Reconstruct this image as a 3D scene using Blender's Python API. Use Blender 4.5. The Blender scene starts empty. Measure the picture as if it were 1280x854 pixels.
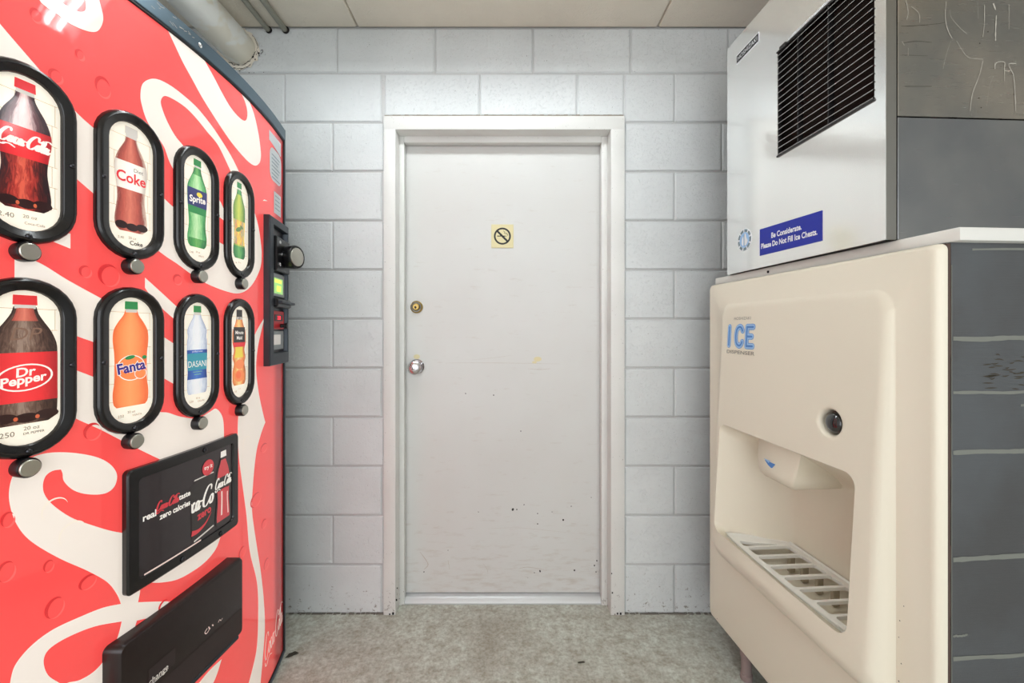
import bpy, bmesh, math, random
from mathutils import Vector, Matrix
from mathutils.geometry import delaunay_2d_cdt, tessellate_polygon
random.seed(7)
SC = bpy.context.scene
C = SC.collection
PI = math.pi

# ------------------------------------------------------------------ camera, world, exposure, lamps
cd = bpy.data.cameras.new('camera'); cam = bpy.data.objects.new('camera', cd); C.objects.link(cam)
cam.location = (0, 0, 1.18); cam.rotation_euler = (PI/2, 0, 0)
cd.sensor_width = 36; cd.lens = 14.63; cd.shift_x = .00547; cd.shift_y = -.0125; cd.clip_start = .02
SC.camera = cam
w = bpy.data.worlds.new('world'); SC.world = w; w.use_nodes = True
w.node_tree.nodes['Background'].inputs[0].default_value = (.92, .96, 1, 1)
w.node_tree.nodes['Background'].inputs[1].default_value = .85
SC.view_settings.view_transform = 'Standard'; SC.view_settings.look = 'None'
SC.view_settings.gamma = 1; SC.view_settings.use_curve_mapping = False
SC.view_settings.exposure = 0.58
TUBE_POWER = 14.2        # emission of the fluorescent tubes
def area(name, loc, rot, sx, sy, power, col):
    l = bpy.data.lights.new(name, 'AREA'); l.shape = 'RECTANGLE'; l.size = sx; l.size_y = sy
    l.energy = power; l.color = col
    o = bpy.data.objects.new(name, l); C.objects.link(o); o.location = loc; o.rotation_euler = rot
    return o
# added unseen fill lamp for soft outdoor light from the open alcove front
area('front_fill', (0, -1.75, 1.35), (PI/2, 0, 0), 3.0, 2.0, 24, (.96, .97, 1))

# ------------------------------------------------------------------ materials
def srgb(r, g, b):
    f = lambda c: (c/255/12.92) if c <= 10 else ((c/255+.055)/1.055)**2.4
    return (f(r), f(g), f(b), 1)
class NT:
    def __init__(s, m): s.t = m.node_tree; s.n = s.t.nodes; s.l = s.t.links; s.p = s.n['Principled BSDF']
    def new(s, typ, **kw):
        n = s.n.new(typ)
        for k, v in kw.items(): setattr(n, k, v)
        return n
    def coord(s, which='Object', scale=None):
        tc = s.new('ShaderNodeTexCoord'); o = tc.outputs[which]
        if scale:
            mp = s.new('ShaderNodeMapping'); mp.inputs['Scale'].default_value = scale
            s.l.new(o, mp.inputs[0]); o = mp.outputs[0]
        return o
    def noise(s, vec, scale, detail=4, rough=.55, dist=0):
        n = s.new('ShaderNodeTexNoise'); n.inputs['Scale'].default_value = scale; n.inputs['Detail'].default_value = detail
        n.inputs['Roughness'].default_value = rough; n.inputs['Distortion'].default_value = dist
        s.l.new(vec, n.inputs['Vector']); return n.outputs[0]
    def ramp(s, fac, stops):
        r = s.new('ShaderNodeValToRGB'); e = r.color_ramp.elements
        while len(e) < len(stops): e.new(.5)
        for q, (p, c) in zip(e, stops): q.position = p; q.color = c if len(c) == 4 else (*c, 1)
        s.l.new(fac, r.inputs[0]); return r.outputs[0]
    def mix(s, fac, a, b, mode='MIX'):
        m = s.new('ShaderNodeMix', data_type='RGBA', blend_type=mode)
        for v, i in ((fac, 0), (a, 6), (b, 7)):
            if hasattr(v, 'links'): s.l.new(v, m.inputs[i])
            else: m.inputs[i].default_value = v
        return m.outputs[2]
    def math(s, op, a, b=0.0):
        m = s.new('ShaderNodeMath', operation=op)
        for v, i in ((a, 0), (b, 1)):
            if hasattr(v, 'links'): s.l.new(v, m.inputs[i])
            else: m.inputs[i].default_value = v
        return m.outputs[0]
    def bump(s, h, strength, dist=.002, prev=None):
        b = s.new('ShaderNodeBump'); b.inputs['Strength'].default_value = strength; b.inputs['Distance'].default_value = dist
        s.l.new(h, b.inputs['Height'])
        if prev: s.l.new(prev, b.inputs['Normal'])
        return b.outputs[0]
def mat(name, col, rough=.5, metal=0, emis=0, coat=0, spec=None, bump=None, trans=0, ior=None, alpha=None):
    m = bpy.data.materials.new(name); m.use_nodes = True; p = m.node_tree.nodes['Principled BSDF']
    p.inputs['Base Color'].default_value = col; p.inputs['Roughness'].default_value = rough; p.inputs['Metallic'].default_value = metal
    if emis: p.inputs['Emission Color'].default_value = col; p.inputs['Emission Strength'].default_value = emis
    if coat: p.inputs['Coat Weight'].default_value = coat; p.inputs['Coat Roughness'].default_value = .04
    if spec is not None: p.inputs['Specular IOR Level'].default_value = spec
    if trans: p.inputs['Transmission Weight'].default_value = trans
    if bump:
        n = NT(m); h = n.noise(n.coord(), bump[0], 4)
        n.l.new(n.bump(h, bump[1], bump[2] if len(bump) > 2 else .001), p.inputs['Normal'])
    return m
def paint_mat(name, col, dirty=True, pit=1.0, grime=None, world=True):
    """gloss wall paint over pitted masonry; scuffs and dirt near the floor have their own shapes"""
    m = mat(name, col, .42); n = NT(m)
    geo = n.new('ShaderNodeNewGeometry'); vec = geo.outputs['Position']
    big = n.noise(vec, 3.0, 3); mid = n.noise(vec, 34, 4, .6); fine = n.noise(vec, 130, 3, .7)
    dark = tuple(c*.90 for c in col[:3]) + (1,)
    c = n.mix(n.ramp(big, [(.35, (0, 0, 0)), (.7, (1, 1, 1))]), col, dark)
    if dirty:
        sep = n.new('ShaderNodeSeparateXYZ'); n.l.new(vec, sep.inputs[0])
        h = n.new('ShaderNodeMapRange'); n.l.new(sep.outputs[2], h.inputs[0])
        h.inputs[1].default_value = .0; h.inputs[2].default_value = .25; h.inputs[3].default_value = .085; h.inputs[4].default_value = -.03
        sp = n.noise(vec, 55, 5, .75)
        f = n.ramp(n.math('ADD', sp, h.outputs[0]), [(.655, (0, 0, 0)), (.72, (1, 1, 1))])
        c = n.mix(n.math('MULTIPLY', f, .75), c, grime or srgb(105, 90, 75))
        spk = n.noise(vec, 210, 2, .5); c = n.mix(n.ramp(spk, [(.735, (0, 0, 0)), (.76, (1, 1, 1))]), c, srgb(110, 105, 98))
    n.l.new(c, n.p.inputs['Base Color'])
    pits = n.ramp(fine, [(.30, (0, 0, 0)), (.46, (1, 1, 1))])
    b = n.bump(pits, .40*pit, .0022); b = n.bump(mid, .35*pit, .0035, b)
    n.l.new(b, n.p.inputs['Normal']); return m
def metal_mat(name, col, rough, stretch=(1, 1, 1), bs=.15, metal=1.0, stain=None):
    m = mat(name, col, rough, metal); n = NT(m)
    v = n.coord('Object', stretch); f = n.noise(v, 60, 4, .6)
    n.l.new(n.bump(f, bs, .0006), n.p.inputs['Normal'])
    g = n.noise(n.coord(), 4, 4)
    if stain:
        n.l.new(n.mix(n.ramp(g, [(.4, (0, 0, 0)), (.65, (1, 1, 1))]), col, stain), n.p.inputs['Base Color'])
    r = n.new('ShaderNodeMapRange'); n.l.new(f, r.inputs[0]); r.inputs[3].default_value = rough*.9; r.inputs[4].default_value = rough*1.12
    n.l.new(r.outputs[0], n.p.inputs['Roughness']); return m

M = {}
M['block'] = paint_mat('painted_block', srgb(216, 220, 220), pit=1.6)
M['mortar'] = paint_mat('painted_mortar', srgb(196, 197, 196), pit=.6)
M['ceil'] = paint_mat('ceiling_paint', srgb(240, 232, 216), dirty=False, pit=1.2)
M['frame'] = paint_mat('frame_paint', srgb(222, 222, 218), pit=.12)
M['crack'] = mat('crack_shadow', srgb(150, 142, 130), .8, bump=(60, .5))
M['hole'] = mat('dark_gap', srgb(25, 22, 20), .9)
# door: flat paint, chips, smears
def door_mat():
    m = mat('door_paint', srgb(222, 219, 213), .38); n = NT(m)
    vec = n.coord('Object')
    col = n.mix(n.ramp(n.noise(vec, 2.2, 3), [(.3, (0, 0, 0)), (.75, (1, 1, 1))]), srgb(208, 209, 206), srgb(203, 202, 198))
    sm = n.noise(n.coord('Object', (2.0, 1, 9)), 6, 5, .7)
    sep = n.new('ShaderNodeSeparateXYZ'); n.l.new(vec, sep.inputs[0])
    h = n.new('ShaderNodeMapRange'); n.l.new(sep.outputs[2], h.inputs[0]); h.inputs[1].default_value = 0; h.inputs[2].default_value = .45
    h.inputs[3].default_value = .14; h.inputs[4].default_value = 0
    f = n.ramp(n.math('ADD', sm, h.outputs[0]), [(.60, (0, 0, 0)), (.85, (1, 1, 1))])
    col = n.mix(n.math('MULTIPLY', f, .45), col, srgb(168, 150, 132))
    ch = n.noise(vec, 48, 3, .6)
    f2 = n.ramp(n.math('ADD', ch, n.math('MULTIPLY', h.outputs[0], .35)), [(.765, (0, 0, 0)), (.79, (1, 1, 1))])
    col = n.mix(f2, col, srgb(95, 75, 55))
    n.l.new(col, n.p.inputs['Base Color'])
    n.l.new(n.bump(n.noise(vec, 40, 4), .12, .001), n.p.inputs['Normal']); return m
M['door'] = door_mat()
def floor_mat():
    m = mat('concrete_floor', srgb(160, 160, 148), .55); n = NT(m)
    vec = n.coord('Object')
    a = n.noise(vec, 3.5, 6, .65, .3); b = n.noise(vec, 22, 6, .7); c_ = n.noise(vec, 120, 3, .6)
    col = n.ramp(a, [(.28, srgb(174, 170, 158)), (.42, srgb(200, 202, 192)), (.58, srgb(214, 220, 210)), (.75, srgb(228, 234, 226))])
    col = n.mix(n.ramp(b, [(.35, (1, 1, 1)), (.58, (0, 0, 0))]), col, srgb(178, 174, 160))
    col = n.mix(n.ramp(c_, [(.66, (0, 0, 0)), (.74, (1, 1, 1))]), col, srgb(150, 144, 130))
    col = n.mix(n.ramp(n.noise(vec, 40, 3), [(.70, (0, 0, 0)), (.74, (1, 1, 1))]), col, srgb(212, 212, 204))
    col = n.mix(n.ramp(n.noise(vec, 70, 5, .75), [(.38, (1, 1, 1)), (.60, (0, 0, 0))]), col, n.mix(1.0, col, srgb(214, 212, 206), 'MULTIPLY'))
    n.l.new(col, n.p.inputs['Base Color'])
    n.l.new(n.bump(b, .25, .003, n.bump(c_, .3, .001)), n.p.inputs['Normal'])
    n.l.new(n.ramp(a, [(.3, (.7, .7, .7)), (.7, (.4, .4, .4))]), n.p.inputs['Roughness']); return m
M['floor'] = floor_mat()
# back-lit print of the drinks machine: the light box behind it ends short of the far edge
LIT = .30
def lit_mat(name, col, emis, ecol=None, coat=1.0, rough=.25):
    m = mat(name, col, .5, coat=coat); n = NT(m); n.p.inputs['Coat Roughness'].default_value = .02
    n.p.inputs['Emission Color'].default_value = ecol or col
    vec = n.coord('Object'); sep = n.new('ShaderNodeSeparateXYZ'); n.l.new(vec, sep.inputs[0])
    r = n.new('ShaderNodeMapRange', interpolation_type='SMOOTHSTEP'); n.l.new(sep.outputs[1], r.inputs[0])
    r.inputs[1].default_value = BOX_END - .05; r.inputs[2].default_value = BOX_END; r.inputs[3].default_value = emis; r.inputs[4].default_value = .04*emis
    n.l.new(r.outputs[0], n.p.inputs['Emission Strength']); return m
BOX_END = 1.44 - 1.06     # in the machine's own coordinates
M['red'] = lit_mat('backlit_red', srgb(232, 44, 50), LIT, srgb(255, 104, 96))
M['cream'] = lit_mat('backlit_cream', srgb(228, 219, 211), LIT*.85, srgb(255, 240, 226))
M['dropdark'] = lit_mat('print_drop_shade', srgb(206, 26, 36), LIT*.9, srgb(226, 52, 54))
M['droplight'] = lit_mat('print_drop_light', srgb(238, 72, 74), LIT, srgb(255, 126, 118))
M['dropcream'] = lit_mat('print_drop_cream', srgb(236, 226, 214), LIT*.8, srgb(244, 226, 208))
def pm(name, r, g, b, e=.35): M[name] = mat('print_'+name, srgb(r, g, b), .3, emis=e*.5, coat=.6)
pm('card', 244, 235, 218, .62); pm('cardline', 190, 178, 158, .3); pm('ink', 120, 112, 100, .2)
pm('cola', 92, 22, 18, .5); pm('coladark', 38, 10, 14, .3); pm('colalight', 205, 80, 62, .5); pm('glint', 240, 214, 205, .4)
pm('pred', 224, 40, 48, .5); pm('white', 246, 240, 232, .42); pm('dcola', 150, 62, 48, .45); pm('dcoladark', 90, 34, 34, .3)
pm('green', 40, 140, 74, .4); pm('lgreen', 140, 205, 130, .4); pm('navy', 36, 44, 110, .3); pm('yellow', 240, 214, 70, .4)
pm('pepper', 66, 40, 34, .4); pm('pepperlight', 128, 96, 80, .4); pm('orange', 252, 138, 76, .5); pm('dorange', 232, 104, 50, .5)
pm('purple', 56, 36, 140, .3); pm('water', 222, 228, 236, .4); pm('waterdark', 178, 190, 208, .4); pm('blue', 40, 84, 168, .4); pm('teal', 52, 150, 170, .4)
pm('black', 34, 28, 26, .1); pm('juice', 240, 176, 96, .45); pm('melon', 178, 190, 66, .4); pm('melondark', 92, 132, 66, .4); pm('silver', 214, 208, 200, .35)
pm('screen', 38, 28, 32, .05); pm('canred', 205, 52, 62, .4); pm('bottlered', 196, 60, 66, .5)
def shade_mat(name, stops, e=.4, nz=.25, sc=(5, 3, 1)):
    """printed picture of a bottle: tones laid out across its width (UV) with mottling"""
    m = mat('print_'+name, (0, 0, 0, 1), .3, coat=.6); n = NT(m)
    uv = n.coord('UV'); sep = n.new('ShaderNodeSeparateXYZ'); n.l.new(uv, sep.inputs[0])
    f = n.math('ABSOLUTE', n.math('SUBTRACT', sep.outputs[0], .46)); f = n.math('MULTIPLY', f, 2)
    no = n.noise(n.coord('UV', sc), 3.2, 3, .6, 1.2); f = n.math('ADD', f, n.math('MULTIPLY', n.math('SUBTRACT', no, .5), nz*4))
    c = n.ramp(f, [(p, srgb(*q)) for p, q in stops])
    n.l.new(c, n.p.inputs['Base Color']); n.l.new(c, n.p.inputs['Emission Color']); n.p.inputs['Emission Strength'].default_value = e*.5
    M[name] = m
shade_mat('s_cola', [(.0, (214, 92, 70)), (.3, (170, 48, 40)), (.62, (84, 20, 20)), (.95, (32, 8, 14))], .5, .3)
shade_mat('s_colatop', [(.0, (238, 214, 210)), (.28, (226, 190, 188)), (.5, (110, 66, 72)), (.85, (50, 24, 34))], .45, .12)
shade_mat('s_foot', [(.15, (206, 84, 54)), (.5, (66, 18, 20)), (.8, (30, 8, 14))], .4, .6, (7, 1.5, 1))
shade_mat('s_diet', [(.0, (214, 120, 100)), (.45, (186, 84, 70)), (.8, (140, 60, 52)), (1.0, (196, 168, 152))], .5, .12)
shade_mat('s_green', [(.0, (196, 230, 180)), (.4, (150, 210, 140)), (.75, (84, 172, 100)), (1.0, (34, 122, 62))], .42, .2)
shade_mat('s_dgreen', [(.0, (110, 180, 96)), (.5, (60, 148, 76)), (.95, (24, 100, 56))], .42, .3)
shade_mat('s_melon', [(.0, (206, 212, 90)), (.5, (160, 186, 76)), (.95, (84, 130, 70))], .42, .15)
shade_mat('s_ylabel', [(.0, (246, 222, 96)), (.3, (240, 190, 80)), (.5, (232, 140, 80)), (.65, (130, 160, 150)), (.9, (240, 206, 100))], .42, .5)
shade_mat('s_pepper', [(.0, (150, 126, 112)), (.35, (104, 78, 66)), (.7, (70, 44, 38)), (1.0, (36, 20, 18))], .42, .3)
shade_mat('s_orange', [(.0, (255, 160, 98)), (.55, (252, 142, 82)), (.9, (240, 112, 60))], .5, .06)
shade_mat('s_water', [(.0, (246, 246, 248)), (.5, (226, 230, 238)), (.8, (200, 208, 222)), (1.0, (168, 178, 200))], .42, .25)
shade_mat('s_blue', [(.0, (70, 120, 200)), (.6, (48, 92, 176)), (1.0, (26, 60, 130))], .42, .05)
shade_mat('s_juice', [(.0, (250, 214, 140)), (.4, (246, 178, 100)), (.75, (236, 132, 66)), (1.0, (190, 110, 60))], .45, .3)
shade_mat('s_red', [(.0, (238, 52, 56)), (.6, (222, 38, 46)), (1.0, (176, 24, 34))], .5, .04)
shade_mat('s_white', [(.0, (252, 248, 242)), (.7, (242, 236, 226)), (1.0, (206, 194, 182))], .42, .04)
shade_mat('s_bred', [(.0, (238, 130, 120)), (.35, (206, 66, 70)), (.8, (140, 34, 42))], .4, .3)
M['bezel'] = mat('black_bezel', srgb(12, 8, 9), .26, coat=.2)
M['dirtline'] = mat('settled_dirt', srgb(128, 124, 116), .9)
M['footdark'] = mat('print_foot', srgb(44, 14, 16), .3, emis=.1, coat=.6)
M['footlight'] = mat('print_foot_glow', srgb(206, 96, 60), .3, emis=.2, coat=.6)
M['bolt'] = mat('dark_bolt', srgb(70, 70, 74), .18, .9)
M['coil'] = mat('dusty_coil', srgb(58, 48, 42), .8, bump=(260, .6))
M['rubber'] = mat('black_rubber', srgb(14, 14, 16), .5)
M['chrome'] = mat('chrome', (.75, .75, .75, 1), .12, 1)
M['btn'] = metal_mat('brushed_button', srgb(190, 190, 180), .35, (1, 1, 1), .1)
M['trimsteel'] = metal_mat('machine_trim', srgb(92, 110, 122), .38, (1, .2, 1), .2, .75)
M['cabinet'] = mat('cabinet_grey', srgb(60, 64, 68), .5, bump=(80, .2))
M['flap'] = mat('brown_black_plastic', srgb(30, 15, 13), .32, coat=.1, bump=(200, .08))
M['flapband'] = mat('smoked_band', srgb(44, 30, 32), .32, coat=.1)
M['darkmetal'] = mat('payment_steel', srgb(60, 66, 72), .38, .6)
M['plastic'] = mat('black_plastic', srgb(18, 18, 20), .28)
M['redpanel'] = mat('red_readout_plate', srgb(190, 30, 36), .35)
M['led'] = mat('red_led', srgb(255, 40, 60), .4, emis=1.6)
M['lcd'] = mat('green_display', srgb(150, 200, 120), .3, emis=.5)
M['lcdy'] = mat('yellow_display_mark', srgb(225, 225, 90), .3, emis=.6)
M['greyplate'] = mat('grey_plate', srgb(150, 156, 156), .4, .3)
M['sticker'] = mat('sticker_paper', srgb(214, 218, 222), .45, coat=.4)
M['stickerink'] = mat('sticker_ink', srgb(120, 140, 150), .5)
# ice machine
M['iceplastic'] = mat('cream_plastic', srgb(234, 227, 208), .38, bump=(300, .04))
M['tray'] = mat('pale_tray_plastic', srgb(240, 240, 234), .3)
M['sidepanel'] = metal_mat('grey_vinyl_side', srgb(90, 93, 95), .5, (.15, 1, 22), .8, .2, srgb(80, 80, 80))
M['tape'] = mat('old_tape', srgb(122, 124, 116), .5)
M['deck'] = mat('white_deck', srgb(226, 225, 218), .35)
M['foamedge'] = mat('brown_foam_edge', srgb(84, 66, 58), .8, bump=(90, .6))
M['steel'] = metal_mat('satin_steel', srgb(244, 245, 243), .15, (1, 1, 14), .03, .8)
M['sidesteel'] = metal_mat('side_steel', srgb(176, 168, 156), .28, (.3, 1, 6), .012, 1.0, srgb(150, 148, 142))
M['sidesteel2'] = metal_mat('side_steel_lower', srgb(160, 160, 158), .26, (.3, 1, 6), .012, 1.0, srgb(140, 142, 144))
M['post'] = metal_mat('steel_post', srgb(150, 148, 142), .35, (1, 1, 6), .2)
M['louver'] = mat('dark_louver', srgb(36, 34, 34), .45)
M['louverlit'] = mat('louver_lit_edge', srgb(170, 170, 168), .35, .4)  # light caught by the slats' front lips, put into the colour
M['streak'] = mat('dried_drip', srgb(190, 184, 172), .6)
M['grime'] = mat('grime', srgb(70, 64, 52), .8)
M['signblue'] = mat('sign_blue', srgb(18, 38, 158), .5)
M['signwhite'] = mat('sign_white', srgb(238, 240, 244), .4)
M['icelight'] = mat('ice_letter_light', srgb(158, 200, 240), .4)
M['iceblue'] = mat('ice_letter_blue', srgb(80, 136, 208), .4)
M['greyink'] = mat('grey_ink', srgb(150, 146, 136), .5)
M['blackink'] = mat('black_ink', srgb(20, 22, 24), .5)
M['leg'] = mat('pvc_leg', srgb(150, 132, 128), .5)
M['dome'] = mat('dark_dome', srgb(30, 32, 34), .05, coat=1.0)
M['well'] = mat('brown_well', srgb(110, 84, 74), .5)
M['brass'] = metal_mat('aged_brass', srgb(176, 150, 90), .35)
M['knob'] = mat('worn_chrome', (.62, .60, .62, 1), .16, 1)
M['keyhole'] = mat('keyhole', srgb(30, 22, 16), .6)
M['threshold'] = metal_mat('aluminium_threshold', srgb(205, 208, 210), .38, (1, .2, 1), .2, .7)
M['signtan'] = mat('tan_sign', srgb(216, 206, 160), .45)
M['pipe'] = mat('white_pipe', srgb(214, 214, 206), .35, bump=(20, .1))
def pipe_mat():
    n = NT(M['pipe']); v = n.coord('Object')
    f = n.noise(v, 7, 3, .5, .2)
    n.l.new(n.mix(n.ramp(f, [(.52, (0, 0, 0)), (.56, (1, 1, 1))]), srgb(240, 241, 234), srgb(232, 228, 212)), n.p.inputs['Base Color'])
pipe_mat()
M['conduit'] = mat('painted_conduit', srgb(150, 150, 138), .4, .3)
M['leaf'] = mat('dry_leaf', srgb(60, 58, 48), .8)
M['tube'] = mat('fluorescent_tube', (1, 1, 1, 1), .4)
tp = M['tube'].node_tree.nodes['Principled BSDF']; tp.inputs['Emission Color'].default_value = (.93, .995, 1.03, 1); tp.inputs['Emission Strength'].default_value = TUBE_POWER
M['fixture'] = mat('white_fixture', srgb(225, 225, 222), .4)

# ------------------------------------------------------------------ mesh helpers
class B(object):
    """one mesh being built"""
    def __init__(s): s.bm = bmesh.new(); s.mi = 0
    def _tag(s, fs):
        for f in fs: f.material_index = s.mi
    def box(s, x0, x1, y0, y1, z0, z1, bev=0, seg=1):
        r = bmesh.ops.create_cube(s.bm, size=1)['verts']
        for v in r: v.co = Vector(((x0+x1)/2+v.co.x*(x1-x0), (y0+y1)/2+v.co.y*(y1-y0), (z0+z1)/2+v.co.z*(z1-z0)))
        fs = set(f for v in r for f in v.link_faces); s._tag(fs)
        if bev:
            es = list(set(e for v in r for e in v.link_edges))
            g = bmesh.ops.bevel(s.bm, geom=es, offset=bev, segments=seg, affect='EDGES', profile=.5); s._tag(g['faces'])
        return s
    def cyl(s, p0, p1, r0, r1=None, n=24, cap=True):
        p0 = Vector(p0); p1 = Vector(p1); r1 = r0 if r1 is None else r1
        d = (p1-p0).normalized(); a = d.orthogonal().normalized(); b = d.cross(a)
        R = [[s.bm.verts.new(p+a*math.cos(t)*r+b*math.sin(t)*r) for t in [2*PI*k/n for k in range(n)]] for p, r in ((p0, r0), (p1, r1))]
        fs = [s.bm.faces.new((R[0][k], R[0][(k+1) % n], R[1][(k+1) % n], R[1][k])) for k in range(n)]
        if cap: fs += [s.bm.faces.new(R[0][::-1]), s.bm.faces.new(R[1])]
        s._tag(fs); return s
    def lathe(s, p0, axis, prof, n=32):
        """prof: (distance along axis, radius)"""
        p0 = Vector(p0); d = Vector(axis).normalized(); a = d.orthogonal().normalized(); b = d.cross(a); rings = []
        for h, r in prof:
            if r < 1e-6: rings.append([s.bm.verts.new(p0+d*h)])
            else: rings.append([s.bm.verts.new(p0+d*h+a*math.cos(2*PI*k/n)*r+b*math.sin(2*PI*k/n)*r) for k in range(n)])
        s.rings(rings, closed=True); return s
    def rings(s, rings, closed=True):
        fs = []
        for A, D in zip(rings, rings[1:]):
            n = max(len(A), len(D))
            for k in range(n if closed else n-1):
                q = [A[k % len(A)], A[(k+1) % len(A)], D[(k+1) % len(D)], D[k % len(D)]]
                u = []
                for v in q:
                    if v not in u: u.append(v)
                if len(u) >= 3:
                    try: fs.append(s.bm.faces.new(u))
                    except ValueError: pass
        s._tag(fs); return s
    def poly(s, pts):
        f = s.bm.faces.new([s.bm.verts.new(p) for p in pts]); s._tag([f]); return s
    def tube(s, pts, r, n=12):
        rings = []
        for i, p in enumerate(pts):
            p = Vector(p); d = (Vector(pts[min(i+1, len(pts)-1)])-Vector(pts[max(i-1, 0)])).normalized()
            a = d.orthogonal().normalized(); b = d.cross(a)
            rings.append([s.bm.verts.new(p+a*math.cos(2*PI*k/n)*r+b*math.sin(2*PI*k/n)*r) for k in range(n)])
        s.rings(rings); return s
    def build(s, name, mats, parent=None, smooth=35, recalc=True, weld=0):
        if weld: bmesh.ops.remove_doubles(s.bm, verts=s.bm.verts, dist=weld)
        if recalc: bmesh.ops.recalc_face_normals(s.bm, faces=s.bm.faces)
        me = bpy.data.meshes.new(name); s.bm.to_mesh(me); s.bm.free()
        for m in (mats if isinstance(mats, (list, tuple)) else [mats]): me.materials.append(M[m] if isinstance(m, str) else m)
        if smooth:
            me.polygons.foreach_set('use_smooth', [True]*len(me.polygons)); me.set_sharp_from_angle(angle=math.radians(smooth))
        o = bpy.data.objects.new(name, me); C.objects.link(o)
        if parent: o.parent = parent
        return o
def thing(name, label, cat, loc=(0, 0, 0), rz=0, group=None):
    o = bpy.data.objects.new(name, None); C.objects.link(o); o.location = loc; o.rotation_euler = (0, 0, rz)
    o.empty_display_size = .1
    return tag(o, label, cat, group)
def tag(o, label, cat, group=None):
    o['label'] = label; o['category'] = cat
    if group: o['group'] = group
    return o
def struct(o): o['kind'] = 'structure'; return o

def smooth_path(pts, closed=True, sub=6):
    """Catmull-Rom through the points; a third element marks a corner"""
    n = len(pts); out = []
    P = [Vector(p[:2]) for p in pts]; K = [len(p) > 2 for p in pts]
    for i in range(n if closed else n-1):
        a, b = P[i], P[(i+1) % n]
        if K[i] and K[(i+1) % n]: out.append(a); continue
        pa = P[(i-1) % n] if (closed or i > 0) else a; pb = P[(i+2) % n] if (closed or i+2 < n) else b
        m0 = (b-a)*.5 if K[i] else (b-pa)*.5; m1 = (b-a)*.5 if K[(i+1) % n] else (pb-a)*.5
        L = (b-a).length
        if m0.length > 1.2*L: m0 *= 1.2*L/m0.length
        if m1.length > 1.2*L: m1 *= 1.2*L/m1.length
        for k in range(sub):
            t = k/sub
            out.append(a*(2*t**3-3*t**2+1)+m0*(t**3-2*t**2+t)+b*(-2*t**3+3*t**2)+m1*(t**3-t**2))
    if not closed: out.append(P[-1])
    return out
def poly2d(bm, pts, mi=0):
    """fill a simple 2-D polygon"""
    pts = [Vector((p[0], p[1], 0)) for p in pts]; tris = tessellate_polygon([pts])
    vs = [bm.verts.new(p) for p in pts]
    for t in tris:
        try: f = bm.faces.new([vs[k] for k in t]); f.material_index = mi
        except ValueError: pass
def ribbon2d(bm, pts, wid, mi=0, smooth=True, sub=5):
    P = smooth_path(pts, False, sub) if smooth else [Vector(p[:2]) for p in pts]
    n = len(P); L = []; R = []
    for i in range(n):
        d = (P[min(i+1, n-1)]-P[max(i-1, 0)]); d = d.normalized() if d.length > 1e-9 else Vector((1, 0))
        wv = wid(i/(n-1), d) if callable(wid) else wid
        q = Vector((-d.y, d.x))*wv/2; L.append(P[i]+q); R.append(P[i]-q)
    a = [bm.verts.new((p.x, p.y, 0)) for p in L]; b = [bm.verts.new((p.x, p.y, 0)) for p in R]
    for i in range(n-1):
        try: f = bm.faces.new((a[i], b[i], b[i+1], a[i+1])); f.material_index = mi
        except ValueError: pass
_tc = {}
def text2d(s, bold=0.0, spacing=1.0, lh=1.0):
    """filled outline of a word, centred, cap height about .7"""
    k = (s, bold, spacing, lh)
    if k in _tc: return _tc[k]
    cu = bpy.data.curves.new('t', 'FONT'); cu.body = s; cu.align_x = 'CENTER'; cu.align_y = 'CENTER'; cu.offset = bold
    cu.space_character = spacing; cu.space_line = lh; cu.resolution_u = 3; cu.fill_mode = 'FRONT'
    o = bpy.data.objects.new('t', cu); C.objects.link(o)
    dg = bpy.context.evaluated_depsgraph_get(); me = bpy.data.meshes.new_from_object(o.evaluated_get(dg))
    V = [v.co.xy.copy() for v in me.vertices]; F = [tuple(p.vertices) for p in me.polygons]
    bpy.data.objects.remove(o); bpy.data.curves.remove(cu); bpy.data.meshes.remove(me)
    _tc[k] = (V, F); return V, F
def put_text(bm, s, cx, cy, size, bold=0.0, sx=1.0, rot=0.0, shear=0.0, mi=0, spacing=1.0, width=None, height=None, lh=1.0):
    V, F = text2d(s, bold, spacing, lh)
    xs = [v.x for v in V]; ys = [v.y for v in V]; W = max(xs)-min(xs); H = max(ys)-min(ys); mx = (max(xs)+min(xs))/2; my = (max(ys)+min(ys))/2
    kx = width/W if width else size*sx; ky = height/H if height else size
    cr, sr = math.cos(rot), math.sin(rot); vs = []
    for v in V:
        x = (v.x-mx)*kx; y = (v.y-my)*ky; x += shear*y
        vs.append(bm.verts.new((cx+x*cr-y*sr, cy+x*sr+y*cr, 0)))
    for f in F:
        try: g = bm.faces.new([vs[i] for i in f]); g.material_index = mi
        except ValueError: pass
def clip2d(bm, lo=None, hi=None, zlo=None, zhi=None):
    for co, no in ((lo and (lo, 0, 0), (-1, 0, 0)), (hi and (hi, 0, 0), (1, 0, 0)), (zlo is not None and (0, zlo, 0), (0, -1, 0)), (zhi and (0, zhi, 0), (0, 1, 0))):
        if co: bmesh.ops.bisect_plane(bm, geom=bm.verts[:]+bm.edges[:]+bm.faces[:], plane_co=co, plane_no=no, clear_outer=True)
def cut2d(bm, step):
    if not bm.verts: return
    x0 = min(v.co.x for v in bm.verts); x1 = max(v.co.x for v in bm.verts)
    k = math.ceil(x0/step)
    while k*step < x1:
        bmesh.ops.bisect_plane(bm, geom=bm.verts[:]+bm.edges[:]+bm.faces[:], plane_co=(k*step, 0, 0), plane_no=(1, 0, 0)); k += 1
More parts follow.
